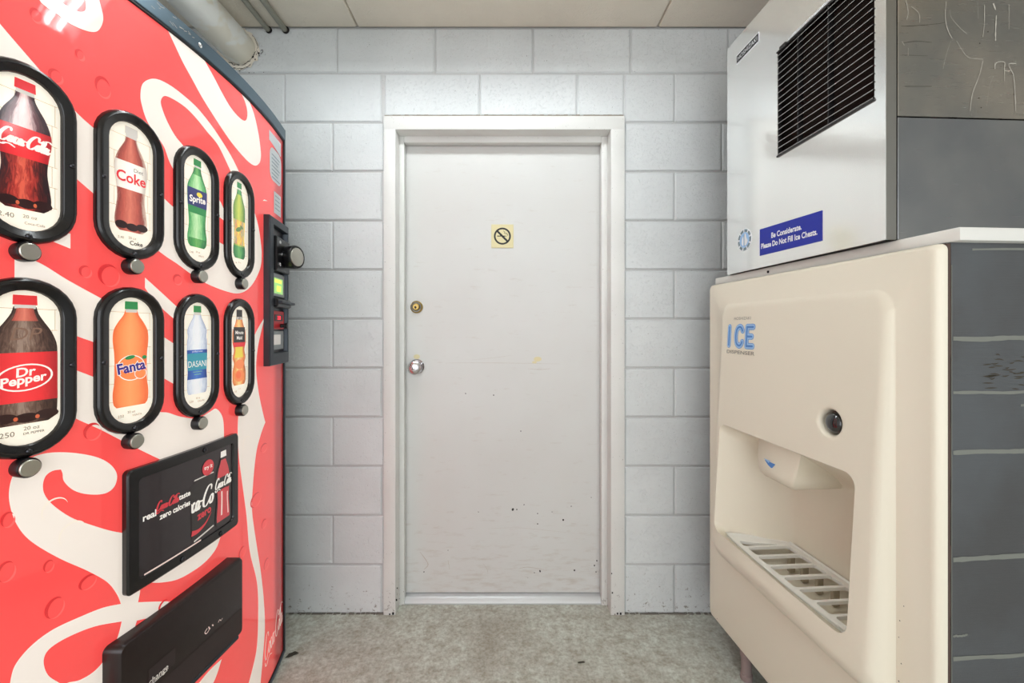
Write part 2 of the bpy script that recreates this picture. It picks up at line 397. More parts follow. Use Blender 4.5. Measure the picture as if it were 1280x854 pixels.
def print_on(bm, name, mats, parent, mapf, off, step=0, clip=None, lift=0):
    """a printed layer: the 2-D drawing laid on a surface"""
    if clip: clip2d(bm, *clip)
    if step: cut2d(bm, step)
    me = bpy.data.meshes.new(name)
    for v in bm.verts: v.co = mapf(v.co.x, v.co.y, off)
    bm.normal_update(); bm.to_mesh(me); bm.free()
    for m in (mats if isinstance(mats, (list, tuple)) else [mats]): me.materials.append(M[m])
    if step: me.polygons.foreach_set('use_smooth', [True]*len(me.polygons))
    o = bpy.data.objects.new(name, me); C.objects.link(o); o.parent = parent; return o
def ellipse(cx, cy, rx, ry, n=24, a0=0, rot=0):
    c, s = math.cos(rot), math.sin(rot)
    return [(cx+rx*math.cos(a0+2*PI*k/n)*c-ry*math.sin(a0+2*PI*k/n)*s, cy+rx*math.cos(a0+2*PI*k/n)*s+ry*math.sin(a0+2*PI*k/n)*c) for k in range(n)]
def rr(x0, x1, y0, y1, r, n=5):
    out = []
    for cx, cy, a in ((x1-r, y1-r, 0), (x0+r, y1-r, PI/2), (x0+r, y0+r, PI), (x1-r, y0+r, 1.5*PI)):
        for k in range(n+1): out.append((cx+r*math.cos(a+PI/2*k/n), cy+r*math.sin(a+PI/2*k/n)))
    return out
# running script lettering for the cola wordmark: pen strokes, x-height 1
SCRIPT = [
    [(1.75, 1.65), (1.72, 2.0), (1.4, 2.15), (.95, 1.95), (.5, 1.4), (.2, .75), (.25, .15), (.7, -.05), (1.15, .2), (1.5, .6)],
    [(.1, -.15), (.25, -.5), (.7, -.62), (1.3, -.35), (2.0, -.3), (2.9, -.6)],
    [(2.05, .98), (1.75, .8), (1.62, .35), (1.8, .02), (2.12, .12), (2.3, .55), (2.2, .92), (1.98, .98), (2.2, .8), (2.5, .85)],
    [(3.02, .8), (2.88, 1.0), (2.62, .75), (2.55, .3), (2.75, .0), (3.1, .2), (3.3, .5)],
    [(3.82, .85), (3.6, 1.0), (3.32, .65), (3.32, .12), (3.58, .02), (3.8, .4), (3.95, .98), (3.82, .3), (3.95, .0), (4.25, .35)],
    [(4.2, .72), (4.4, .82), (4.65, .74)],
    [(6.45, 1.55), (6.5, 1.95), (6.15, 2.15), (5.65, 1.95), (5.15, 1.4), (4.85, .75), (4.9, .15), (5.35, -.05), (5.8, .2), (6.15, .6)],
    [(6.4, 1.75), (6.75, 1.45), (7.3, 1.75), (8.2, 2.05), (8.9, 1.75)],
    [(6.7, .98), (6.4, .8), (6.27, .35), (6.45, .02), (6.77, .12), (6.95, .55), (6.85, .92), (6.62, .98), (6.9, .8), (7.15, .9)],
    [(7.1, .5), (7.5, 1.2), (7.62, 1.75), (7.42, 1.85), (7.22, 1.1), (7.2, .2), (7.4, .0), (7.7, .35)],
    [(8.22, .85), (8.0, 1.0), (7.72, .65), (7.72, .12), (7.98, .02), (8.2, .4), (8.35, .98), (8.22, .3), (8.38, .0), (8.8, .45)]]
def put_script(bm, cx, cy, width, mi=0, rot=0.0, sy=1.0, wt=1.0, part=None):
    k = width/8.8; cr, sr = math.cos(rot), math.sin(rot)
    for i, st in enumerate(SCRIPT):
        if part and i not in part: continue
        pts = []
        for x, y in st:
            X = (x-4.4+.12*y)*k; Y = (y-.75)*k*sy; pts.append((cx+X*cr-Y*sr, cy+X*sr+Y*cr))
        def wd(t, d): return k*wt*(.12+.26*abs(d.y)**1.3)*(.45+.55*min(1, 6*t, 6*(1-t)))
        ribbon2d(bm, pts, wd, mi, sub=4)
SHAPES = {'upper_diagonal': [(0.6611, 1.6795, 1), (0.668, 1.6693), (0.714, 1.6248), (0.7645, 1.5783), (0.7957, 1.5594), (0.8604, 1.5208), (0.9343, 1.4692), (0.9713, 1.4508), (1.03, 1.4236), (1.1028, 1.4069, 1), (1.1352, 1.4048), (1.1936, 1.4347), (1.2399, 1.5114), (1.2583, 1.5405, 1), (1.2858, 1.4989), (1.3008, 1.4576), (1.3089, 1.414), (1.2982, 1.3672), (1.249, 1.3121), (1.1936, 1.2833), (1.1318, 1.2801), (1.0377, 1.2977), (0.9606, 1.3315), (0.9304, 1.3446), (0.8604, 1.3835), (0.7957, 1.4339), (0.7669, 1.4542), (0.715, 1.4907), (0.668, 1.5281), (0.6611, 1.5372, 1)],
 'upper_script_loop': [(1.2098, 1.5964, 1), (1.1542, 1.6483), (1.0907, 1.6896), (1.0536, 1.7087), (1.0189, 1.7227), (0.9801, 1.7303), (0.9462, 1.7331), (0.9171, 1.7293), (0.8972, 1.7182), (0.8817, 1.6987), (0.8773, 1.6742), (0.88, 1.6537), (0.8919, 1.6242), (0.9134, 1.6032), (0.9304, 1.5861), (0.9442, 1.5576), (0.9649, 1.5325), (0.9937, 1.5067), (1.0429, 1.4868), (1.0998, 1.4739), (1.1285, 1.4664), (1.1858, 1.4695), (1.2631, 1.5224, 1), (1.2354, 1.5149), (1.1858, 1.4969), (1.1285, 1.4903), (1.0998, 1.5173), (1.0429, 1.559), (0.9846, 1.6078), (0.9585, 1.6242), (0.9392, 1.6459), (0.9265, 1.6681), (0.9227, 1.6856), (0.9323, 1.7016), (0.9565, 1.706), (0.988, 1.7043), (1.0189, 1.6943), (1.0536, 1.6783), (1.0907, 1.6623), (1.1252, 1.63), (1.1706, 1.5829, 1)],
 'top_right_stroke': [(0.9304, 1.8651, 1), (0.9606, 1.8283), (0.9801, 1.8056), (1.0054, 1.7831), (1.0351, 1.7572), (1.0703, 1.7335), (1.1091, 1.711), (1.1542, 1.6904), (1.2181, 1.6742), (1.2631, 1.6754), (1.293, 1.6946), (1.3035, 1.7214), (1.2982, 1.7541), (1.2858, 1.7881), (1.2616, 1.8286), (1.231, 1.8555), (1.1897, 1.8799, 1), (1.1897, 1.8571), (1.2077, 1.8427), (1.2211, 1.8233), (1.2211, 1.7998), (1.2077, 1.7837), (1.1781, 1.7803), (1.142, 1.7882), (1.1091, 1.8069), (1.076, 1.8317), (1.0482, 1.8511), (1.0249, 1.8717, 1)],
 'top_left_stroke': [(0.705, 1.7642, 1), (0.714, 1.7442), (0.7222, 1.7396), (0.7382, 1.7378), (0.7528, 1.7343), (0.7729, 1.7365), (0.7892, 1.7429), (0.7996, 1.7534), (0.8063, 1.7722), (0.8072, 1.7869), (0.8036, 1.8027), (0.8009, 1.8129), (0.7957, 1.8393, 1), (0.7754, 1.8225, 1), (0.7784, 1.7951), (0.7791, 1.7807), (0.7766, 1.7728), (0.7681, 1.7655), (0.7528, 1.7633), (0.7404, 1.7651), (0.7253, 1.7811, 1)],
 'middle_diagonal': [(0.6841, 1.3036, 1), (0.715, 1.2927), (0.7539, 1.267), (0.8063, 1.2374), (0.8604, 1.2081), (0.9402, 1.1547), (0.9713, 1.137), (0.9868, 1.1307, 1), (0.9868, 1.032, 1), (0.9713, 1.0418), (0.9402, 1.0625), (0.8604, 1.1122), (0.7983, 1.1508), (0.7681, 1.1652), (0.7253, 1.187), (0.6841, 1.2208, 1)],
 'middle_edge': [(0.8868, 1.2891, 1), (0.9246, 1.26), (0.9713, 1.2248), (1.0054, 1.2071), (1.0054, 1.1723), (0.9692, 1.193), (0.9304, 1.2211), (0.9025, 1.2477), (0.8868, 1.267, 1)],
 'upper_corner_patch': [(0.7562, 1.353, 1), (0.7562, 1.3254, 1), (0.7317, 1.3333, 1), (0.7317, 1.3474, 1)],
 'lower_diagonal': [(0.7586, 1.1071, 1), (0.7681, 1.1017), (0.7996, 1.0831), (0.8526, 1.0472), (0.9152, 0.9987), (0.9402, 0.9902), (0.9735, 0.9741), (1.0224, 0.9598), (1.0618, 0.9677), (1.0847, 0.9714), (1.106, 0.9503), (1.1138, 0.923), (1.1154, 0.8604, 1), (0.9503, 0.8712, 1), (0.9152, 0.8949), (0.8526, 0.9439), (0.8023, 0.9856), (0.7681, 1.0117), (0.7586, 1.021, 1)],
 'lower_script_loop': [(0.8604, 0.7548, 1), (0.8229, 0.7797), (0.7866, 0.8095), (0.7574, 0.8363), (0.7339, 0.8668), (0.7217, 0.89), (0.7186, 0.9078), (0.7217, 0.9233), (0.7306, 0.9299), (0.7426, 0.9287, 1), (0.7449, 0.9208), (0.7471, 0.9056), (0.7609, 0.8845), (0.7828, 0.8684), (0.8104, 0.859), (0.8272, 0.8667), (0.8315, 0.889), (0.8187, 0.914), (0.7943, 0.9356), (0.7574, 0.9543), (0.7243, 0.9635), (0.7011, 0.9603), (0.685, 0.9442), (0.6786, 0.923), (0.6786, 0.8943), (0.6868, 0.8565), (0.704, 0.8199), (0.7404, 0.7714), (0.7828, 0.7239), (0.8145, 0.6836), (0.8315, 0.6492), (0.8389, 0.6251, 1), (0.8063, 0.639), (0.7681, 0.6469), (0.7339, 0.6509), (0.71, 0.6463), (0.6925, 0.6355), (0.6822, 0.6199), (0.6768, 0.5827, 1), (0.7586, 0.5105, 1), (0.7437, 0.5437), (0.7253, 0.5761), (0.7196, 0.6058), (0.7274, 0.6205), (0.7539, 0.6219), (0.7943, 0.6118), (0.8404, 0.5886, 1), (0.8315, 0.5597), (0.8145, 0.5395), (0.7943, 0.5278), (0.7705, 0.5297), (0.7471, 0.5408), (0.7253, 0.5259, 1), (0.8374, 0.4249, 1), (0.8495, 0.4956), (0.8604, 0.5431), (0.8701, 0.5694, 1), (0.8937, 0.558), (0.9503, 0.5222), (1.0563, 0.4407, 1), (1.0563, 0.4874, 1), (0.9801, 0.5374), (0.9208, 0.5763), (0.8725, 0.6063, 1), (0.8766, 0.6255, 1), (0.8783, 0.692, 1)],
 'lower_bowl': [(0.885, 0.6406, 1), (0.919, 0.619), (0.9606, 0.6), (1.0006, 0.5932), (1.0456, 0.593), (1.0789, 0.6033), (1.0967, 0.6212), (1.1154, 0.6567, 1), (0.9025, 0.7132, 1)],
 'right_tall_stroke': [(1.3313, 1.2184, 1), (1.2878, 1.133), (1.2728, 1.0625), (1.2878, 0.9869), (1.3144, 0.9197), (1.3343, 0.8799, 1), (1.3035, 0.8492), (1.2728, 0.7982), (1.2536, 0.7052), (1.249, 0.6325), (1.2728, 0.5291), (1.3014, 0.4243), (1.3228, 0.3204), (1.3313, 0.2252), (1.3177, 0.1438), (1.293, 0.0389, 1), (1.2098, 0.1123, 1), (1.249, 0.1546), (1.2777, 0.2047), (1.2858, 0.3073), (1.2777, 0.4012), (1.2354, 0.5196), (1.2181, 0.6319), (1.1936, 0.7463), (1.1781, 0.8289), (1.1743, 0.9023), (1.1819, 0.9618), (1.1976, 1.0441), (1.2267, 1.1116), (1.2728, 1.1702)],
 'bottom_sliver': [(1.106, 0.3018, 1), (1.0847, 0.2728), (1.0618, 0.2592), (1.03, 0.2512, 1), (0.9713, 0.3041, 1), (1.0175, 0.3055), (1.0618, 0.3082)],
 'small_chevron': [(1.3166, 1.585, 1), (1.3285, 1.5925), (1.3522, 1.5947, 1), (1.3313, 1.5891)]}
DROPS = [(0.8076, 1.6474, 0.0125, 0.0186), (0.736, 1.6258, 0.0089, 0.0113), (0.7705, 1.6866, 0.0061, 0.0089), (0.71, 1.7137, 0.007, 0.0109), (0.7791, 1.2864, 0.0088, 0.0105), (0.8187, 1.2839, 0.0172, 0.0205), (0.675, 0.7854, 0.01, 0.0156), (0.7349, 0.6868, 0.0122, 0.017), (0.7264, 0.7652, 0.0064, 0.0098), (0.7828, 0.7029, 0.0129, 0.012), (0.7905, 0.9839, 0.0131, 0.0152), (1.2728, 0.6563, 0.0307, 0.0196), (1.1976, 0.5376, 0.0163, 0.0138), (0.9304, 0.5611, 0.0118, 0.0107), (0.9544, 0.5488, 0.0105, 0.011), (1.3256, 0.8002, 0.0236, 0.0127), (1.3431, 0.4208, 0.0185, 0.0155), (1.3256, 0.5581, 0.0175, 0.0127), (0.6768, 0.869, 0.0073, 0.0117), (0.9649, 1.2932, 0.0108, 0.0111)]
# ------------------------------------------------------------------ the room
WY = 1.72          # face of the block wall
H = 2.425
B().box(-1.75, 1.75, -1.9, 2.0, -.1, 0).build('floor', 'floor'); struct(bpy.data.objects['floor'])
for nm, x0, x1 in (('wall_left', -1.85, -1.75), ('wall_right', 1.75, 1.85)):
    struct(B().box(x0, x1, -1.9, 2.0, -.1, 2.55).build(nm, 'block'))
# ceiling of plaster panels with recessed joints
ceil = struct(B().box(-1.75, 1.75, -1.9, 2.0, H+.012, H+.12).build('ceiling', 'ceil'))
jx = [-1.75, -.615, .625, 1.75]
for x0, x1 in zip(jx, jx[1:]):
    B().box(x0+.003, x1-.003, -1.9, 1.7195, H, H+.014, .004).build('ceiling_panel', 'ceil', ceil)
# back wall: mortar bed with every block on it, opening for the door
DX0, DX1, DZ = -.4563, .4300, 2.0
FX0, FX1, FZ = -.506, .487, 2.056
mb = B(); T = WY+.0065
mb.box(-1.75, FX0, T, 1.92, 0, 2.44); mb.box(FX1, 1.75, T, 1.92, 0, 2.44); mb.box(FX0, FX1, T, 1.92, FZ, 2.44)
wall = struct(mb.build('wall_back', 'mortar'))
px = lambda x: (x-633)/302.4
joints_a = [px(421+122.4*k) for k in range(-6, 8)]
joints_b = [px(355.4+122.0*k) for k in range(-6, 9)]
joints_c = [px(415.5+121.8*k) for k in range(-6, 8)]
cache = {}
def block(x0, x1, z0, z1):
    dy = random.choice((0, .0007, .0014, -.0006))
    key = (round(x1-x0, 3), round(z1-z0, 3)); g = .0026
    if key not in cache:
        W, Hh = (x1-x0)/2-g, (z1-z0)/2-g
        b = B(); vs = []
        for (d, ins) in ((.0, .0042), (.0045, 0), (.013, 0)):
            vs.append([b.bm.verts.new((sx*(W-ins), d, sz*(Hh-ins))) for sx, sz in ((-1, -1), (1, -1), (1, 1), (-1, 1))])
        b.bm.faces.new(vs[0]); b.rings(vs)
        o = b.build('concrete_block', 'block', wall, smooth=0); cache[key] = o.data
    else:
        o = bpy.data.objects.new('concrete_block', cache[key]); C.objects.link(o); o.parent = wall
    o.location = ((x0+x1)/2, WY+dy, (z0+z1)/2)
for r in range(12):                       # counted from the floor
    z0 = r*.2032+.002; z1 = min((r+1)*.2032, H)
    J = joints_a if r == 11 else joints_b if r == 10 else (joints_c if r % 2 == 1 else joints_b)
    for a, b_ in zip(J, J[1:]):
        a = max(a, -1.75); b_ = min(b_, 1.75)
        if b_-a < .03: continue
        segs = [(a, b_, z0, z1)]
        if r == 10:
            if b_ > FX0 and a < FX1: segs = [(a, b_, FZ+.004, z1)]
            if a < FX0 < b_: segs = [(a, FX0, z0, z1), (FX0, b_, FZ+.004, z1)]
            if a < FX1 < b_: segs = [(a, FX1, FZ+.004, z1), (FX1, b_, z0, z1)]
        elif r < 10:
            if a >= FX0-.02 and b_ <= FX1+.02: continue
            if a < FX0 < b_: segs = [(a, FX0, z0, z1)]
            elif a < FX1 < b_: segs = [(FX1, b_, z0, z1)]
            elif a >= FX0 and b_ <= FX1: continue
        for s in segs:
            if s[1]-s[0] > .015: block(*s)
# cracked joint above the door frame, its shadow line put into the strip colour
b = B(); N = 60
for k in range(N):
    x0 = FX0+.004+(FX1-FX0-.008)*k/N; x1 = FX0+.004+(FX1-FX0-.008)*(k+1)/N
    b.box(x0, x1, WY-.003-.003*random.random(), WY+.01, FZ-.004-.004*random.random(), FZ+.004+.003*random.random())
b.build('crack_shadow_line', 'crack', wall, smooth=0)
# grime line where the wall meets the floor
b = B()
for x0, x1 in ((-.9, FX0), (FX1, .9)):
    x = x0
    while x < x1:
        d = random.uniform(.01, .05); b.box(x, min(x+d*random.uniform(.4, 1), x1), WY-.004*random.random()-.001, WY+.006, 0, .001+.004*random.random()); x += d*.8
b.build('dirt_line', 'dirtline', wall, smooth=0)
# door frame: welded hollow frame, face, return, stop
def frame_profile(b, x0, x1, y0, y1, z0, z1): b.box(x0, x1, y0, y1, z0, z1, .0025, 2)
fr = B()
frame_profile(fr, FX0, DX0, WY-.008, WY+.16, 0, FZ)
frame_profile(fr, DX1, FX1, WY-.008, WY+.16, 0, FZ)
frame_profile(fr, FX0, FX1, WY-.0085, WY+.16, DZ, FZ)
YS = 1.772
frame_profile(fr, DX0-.001, -.436, YS, YS+.034, 0, DZ); frame_profile(fr, .405, DX1+.001, YS, YS+.034, 0, DZ); frame_profile(fr, -.436, .405, YS+.0004, YS+.034, 1.974, DZ+.001)
frame = struct(fr.build('trim_1', 'frame'))
# chips of lost paint at the feet of the frame
b = B()
for x, z, s in ((-.452, .06, .006), (-.449, .11, .004), (.436, .09, .005), (.47, .003, .007), (.457, .004, .006), (-.466, .003, .008), (-.48, .002, .005), (.433, .17, .004)):
    b.box(x-s/2, x+s/2, WY-.0092, WY-.0078, z, z+s*1.3, .0003)
b.build('paint_chip', 'hole', frame, smooth=0)
# door leaf
YD = 1.812
door = struct(B().box(-.452, .426, YD, YD+.044, .03, 1.994, .002).build('door_1', 'door'))
# threshold
th = B()
th.rings([[th.bm.verts.new((x, y, z)) for y, z in ((1.778, 0), (1.778, .006), (1.79, .022), (1.80, .028), (1.87, .028), (1.87, 0))] for x in (DX0+.002, DX1-.002)])
for x in (DX0+.002, DX1-.002): th.poly([(x, y, z) for y, z in ((1.778, 0), (1.778, .006), (1.79, .022), (1.80, .028), (1.87, .028), (1.87, 0))])
struct(th.build('trim_2', 'threshold', weld=1e-5))
# deadbolt and knob
dp = lambda x, y: ((x-633)/520.1*YD, 1.18+(411-y)/520.1*YD)
x, z = dp(521, 384)
db = B().lathe((x, YD, z), (0, -1, 0), [(0, .027), (.006, .027), (.012, .022), (.014, .0215)]).build('deadbolt', 'brass', door)
B().lathe((x, YD-.013, z), (0, -1, 0), [(0, .0165), (.006, .0155), (.009, .012), (.009, 0)]).build('lock_cylinder', 'brass', db)
B().lathe((x-.001, YD-.0225, z-.002), (0, -1, 0), [(0, .005), (.0006, .005), (.0006, 0)], 12).box(x-.0022, x+.0002, YD-.0238, YD-.022, z-.0085, z).build('keyhole', 'keyhole', db)
x, z = dp(521, 458.5)
kb = B().lathe((x, YD, z), (0, -1, 0), [(0, .033), (.004, .033), (.009, .028), (.010, .016), (.026, .013), (.030, .018), (.036, .0255), (.046, .0295), (.056, .028), (.062, .021), (.064, .012), (.0645, 0)]).build('door_knob', 'knob', door)
B().lathe((x-.003, YD-.064, z), (0, -1, 0), [(0, .009), (.002, .009), (.003, .007), (.003, 0)]).build('key_cylinder', 'knob', kb)
B().box(x-.0042, x-.0018, YD-.0682, YD-.0655, z-.006, z+.004).build('keyhole', 'keyhole', kb)
# yellowed glue patch above the knob and on the door, dark chips on the leaf
b = bmesh.new()
for (cx, cy, rx, ry) in ((521, 446, 4, 3), (672, 449, 5, 3), (668, 453, 3, 1.5)):
    X, Z = dp(cx, cy); poly2d(b, ellipse(X, Z, rx*.0035, ry*.0035, 12))
M['gluepatch'] = mat('yellow_glue', srgb(214, 204, 160), .5)
dm = lambda a, c, off: Vector((a, YD-off, c))
print_on(b, 'glue_patch', 'gluepatch', door, dm, .0006)
b = bmesh.new()
for (cx, cy, r) in ((641, 637, 1.9), (646, 637, 1), (672, 642, .9), (672, 655, 1), (704, 650, 1.5), (714, 633, .8), (655, 631, .8), (675, 714, 1.3), (718, 713, 1.4), (743, 707, 1.1), (746, 701, 1), (745, 715, .9), (530, 715, .9), (582, 492, .8), (617, 494, .9), (651, 539, .8), (668, 716, .7), (690, 640, .6), (560, 688, .7), (739, 622, .6), (598, 640, .6)):
    X, Z = dp(cx, cy); poly2d(b, ellipse(X, Z, r*.0026, r*.0042*random.uniform(.7, 1), 9, rot=random.uniform(-.4, .4)))
print_on(b, 'paint_chip', 'keyhole', door, dm, .0004)
b = bmesh.new()
def dline(pts, w):
    ribbon2d(b, [dp(*p) for p in pts], lambda t, d: w*(.3+.7*math.sin(PI*t)*random.uniform(.4, 1)), sub=8)
dline([(556, 454), (590, 453.6), (640, 454), (700, 455)], .0012); dline([(590, 450), (620, 447), (640, 444)], .0008)
dline([(660, 461), (675, 462), (688, 461)], .0018); dline([(648, 711), (660, 709), (680, 712)], .002); dline([(610, 661), (650, 660), (720, 667)], .0008)
dline([(525, 690), (535, 705), (530, 712)], .003); dline([(560, 700), (562, 712)], .0015); dline([(604, 705), (609, 712), (610, 718)], .0012)
M['scuff'] = mat('scuff_mark', srgb(176, 164, 148), .6)
print_on(b, 'scuff_mark', 'scuff', door, dm, .0003)
# no-smoking sign on the door
sx, sz = dp(628, 295.5)
sg = thing('no_smoking_sign', 'small square tan no-smoking sign on the upper half of the white door', 'sign', (sx, YD, sz-.0512))
B().box(-.0485, .0485, -.003, 0, 0, .1024, .0008).build('sign_plate', 'signtan', sg, smooth=0)
b = bmesh.new(); n = 40
o_ = ellipse(0, .0512, .037, .037, n); i_ = ellipse(0, .0512, .0295, .0295, n)
vo = [b.verts.new((p[0], p[1], 0)) for p in o_]; vi = [b.verts.new((p[0], p[1], 0)) for p in i_]
for k in range(n): b.faces.new((vo[k], vo[(k+1) % n], vi[(k+1) % n], vi[k]))
ribbon2d(b, [(-.0235, .0745), (.0235, .0275)], .0085, smooth=False)
poly2d(b, [(-.023, .0495), (.0135, .0495), (.0135, .0535), (-.023, .0535)])
ribbon2d(b, [(.004, .0745), (.009, .069), (.008, .0645), (.014, .061), (.02, .0605), (.022, .053)], .0014)
ribbon2d(b, [(.006, .072), (.013, .068), (.013, .064), (.019, .0645), (.0245, .055)], .001)
for xx in (.0155, .0185): ribbon2d(b, [(xx, .0495), (xx, .0535)], .0012, smooth=False)
print_on(b, 'pictogram', 'blackink', sg, lambda a, c, off: Vector((a, -off, c)), .0034)

# drain pipe along the ceiling and the broken hole it leaves through
pc = (-1.104, 2.337)
pp = thing('ceiling_pipe', 'thick white pipe under the ceiling running over the red machine into the wall', 'pipe', (pc[0], .6, pc[1]))
B().cyl((0, -2.45, 0), (0, 1.118, 0), .066, n=40).build('pipe_body', 'pipe', pp)
b = B(); n = 44; R1 = []; R2 = []
for k in range(n):
    a = 2*PI*k/n; r = .076+.012*random.random()+(.006 if math.sin(a) < 0 else 0)
    R1.append(b.bm.verts.new((pc[0]+.0665*math.cos(a), WY-.003, pc[1]+.0665*math.sin(a)))); R2.append(b.bm.verts.new((pc[0]+r*math.cos(a), WY-.0022-.002*random.random(), min(pc[1]+r*math.sin(a), H-.002))))
b.rings([R1, R2]); b.build('plaster_break', 'ceil', wall, smooth=0)
b = bmesh.new()
for arc in ((-2.2, -.2, .0705, .0035), (-.3, .75, .078, .0022), (-1.9, -.9, .085, .003)):
    pts = []
    for k in range(26):
        a = arc[0]+(arc[1]-arc[0])*k/25; r = arc[2]+random.uniform(-.003, .003); pts.append((pc[0]+r*math.cos(a), pc[1]+r*math.sin(a)))
    ribbon2d(b, pts, lambda t, d, w=arc[3]: w*random.uniform(.15, 1.2), smooth=False)
for x, z, s in ((-1.045, 2.30, .006), (-1.035, 2.29, .004), (-1.02, 2.315, .005), (-1.018, 2.305, .003), (-1.03, 2.31, .003), (-1.06, 2.235, .003), (-1.04, 2.235, .002), (-1.0, 2.237, .002)):
    poly2d(b, [(x+s*random.uniform(.4, 1)*math.cos(a), z+s*random.uniform(.4, 1.3)*math.sin(a)) for a in [2*PI*k/7 for k in range(7)]])
ribbon2d(b, [(-1.012, 2.325), (-1.006, 2.33), (-1.004, 2.322), (-1.012, 2.312)], .0022)
print_on(b, 'crack', 'hole', wall, lambda a, c, off: Vector((a, WY-off, c)), .0055)
for i, (xx, rr_) in enumerate(((-.982, .0105), (-.912, .0115))):
    lab = ('thin conduit under the ceiling, the left one of two, nearer the thick pipe', 'thin conduit under the ceiling, the right one of two, farther from the thick pipe')[i]
    cdt = thing('conduit', lab, 'conduit', (xx, .6, H-.013), group='thin conduits under the ceiling')
    B().cyl((0, -2.4, 0), (0, 1.119, 0), rr_, n=16).build('tube', 'conduit', cdt)
    B().cyl((.002, 1.112, 0), (.002, 1.1175, 0), rr_*1.25, n=14).build('wall_hole', 'hole', cdt)

# fluorescent strip light that lights the room (above the frame)
fx = thing('strip_light', 'two-tube fluorescent strip light under the ceiling, above the frame', 'light', (-.15, 1.13, H))
B().box(-.62, .62, -.065, .065, -.045, 0, .006, 2).build('housing', 'fixture', fx)
b = B()
for s in (-1, 1):
    b.rings([[b.bm.verts.new((x, s*y, z)) for y, z in ((.060, -.040), (.100, -.087), (.102, -.087), (.063, -.038))] for x in (-.62, .62)])
b.build('reflector_hood', 'fixture', fx, smooth=0)
for yy in (-.031, .031):
    B().cyl((-.605, yy, -.062), (.605, yy, -.062), .0125, n=16).build('fluorescent_tube', 'tube', fx)
for xx in (-.612, .612): B().box(xx-.01, xx+.01, -.055, .055, -.08, -.03, .003).build('lamp_holder', 'fixture', fx)

# litter on the floor
b = B(); 
for k in range(3): b.box(-.010+.006*k, .002+.006*k, -.002+.001*k, .003+.001*k, 0, .003, .0008)
tag(b.build('debris', 'leaf'), 'small dark scrap of debris on the concrete in front of the door', 'debris'); bpy.data.objects['debris'].location = (.262, 1.18*520.1/418-.0, 0)
b = B()
vs = [b.bm.verts.new(p) for p in ((-.02, 0, .001), (-.008, .008, .006), (.012, .006, .009), (.024, 0, .003), (.01, -.006, .007), (-.008, -.007, .004))]
b.bm.faces.new(vs); r = bmesh.ops.extrude_face_region(b.bm, geom=b.bm.faces[:])
for v in r['geom']:
    if isinstance(v, bmesh.types.BMVert): v.co.z -= .001
lf = b.build('dry_leaf', 'leaf'); lf.location = (-.775, 1.50, .0); lf.rotation_euler = (0, 0, .5)
tag(lf, 'small dry leaf on the floor by the far foot of the red machine', 'leaf')

# ------------------------------------------------------------------ drinks machine
VR = Vector((-1.2, 1.06, 0))
vm = thing('vending_machine', 'red and cream soft drink vending machine with eight lit bottle windows', 'vending machine', VR)
def XC(y): return .757+.3*(y-1.1)**2
def V(s, z, off=0.0):
    d = .6*(s-1.1); n = Vector((1, d, 0)).normalized()
    return Vector((-XC(s), s, z))+n*off-VR
Y0, Y1, Z0, Z1 = .607, 1.4965, .026, 1.853
STEP = .0125
# cabinet behind the door
b = B(); n = 30
ys = [Y0-.01+(1.5066-Y0+.01)*k/n for k in range(n+1)]
prof = [V(y, 0, -.012) for y in ys]
back = [Vector((-1.66, y, 0))-VR for y in (1.5066, Y0-.01)]
ring = [p.xy for p in prof]+[p.xy for p in back]
lo = [b.bm.verts.new((p.x, p.y, .02)) for p in ring]; hi = [b.bm.verts.new((p.x, p.y, 1.893)) for p in ring]
b.rings([lo, hi]); b.bm.faces.new(lo[::-1]); b.bm.faces.new(hi)
b.build('cabinet', 'cabinet', vm)
for (fx_, fy) in ((-.90, .68), (-.90, 1.44), (-1.58, .68), (-1.58, 1.44)):
    B().cyl(Vector((fx_, fy, 0))-VR, Vector((fx_, fy, .021))-VR, .022, n=16).build('foot', 'rubber', vm)
# red sheet
b = bmesh.new(); poly2d(b, [(Y0, Z0), (Y1, Z0), (Y1, Z1), (Y0, Z1)])
panel = print_on(b, 'front_panel', 'red', vm, V, 0.0, STEP)
panel.data.polygons.foreach_set('use_smooth', [True]*len(panel.data.polygons))
for k in SHAPES:
    b = bmesh.new(); poly2d(b, smooth_path(SHAPES[k]))
    print_on(b, 'printed_swirl', 'cream', panel, V, .0004, STEP, (Y0, Y1-.0005, Z0, Z1))
b = bmesh.new(); b2 = bmesh.new()
for (y, z, ry, rz) in DROPS:
    a = random.uniform(-.3, .3)
    ribbon2d(b, [(y+ry*math.cos(t+a), z+rz*math.sin(t+a)) for t in [PI*.2+PI*1.1*k/10 for k in range(11)]], lambda t, d: (.0015+.35*min(ry, rz))*math.sin(PI*t))
    ribbon2d(b2, [(y+ry*math.cos(t+a), z+rz*math.sin(t+a)) for t in [PI*1.3+PI*.8*k/10 for k in range(11)]], lambda t, d: .0035*math.sin(PI*t))
o = print_on(b, 'printed_droplet', 'dropdark', panel, V, .0007); o['kind'] = 'stuff'
o = print_on(b2, 'printed_droplet', 'droplight', panel, V, .0007); o['kind'] = 'stuff'
b = bmesh.new()
for (y, z, ry, rz) in ((.76, .805, .02, .022), (.735, .86, .018, .02), (1.22, .84, .02, .025), (1.22, 1.19, .012, .015)):
    ribbon2d(b, [(y+ry*math.cos(t), z+rz*math.sin(t)) for t in [PI*.1+PI*1.1*k/10 for k in range(11)]], lambda t, d: .003*math.sin(PI*t))
o = print_on(b, 'printed_droplet', 'dropcream', panel, V, .0009); o['kind'] = 'stuff'
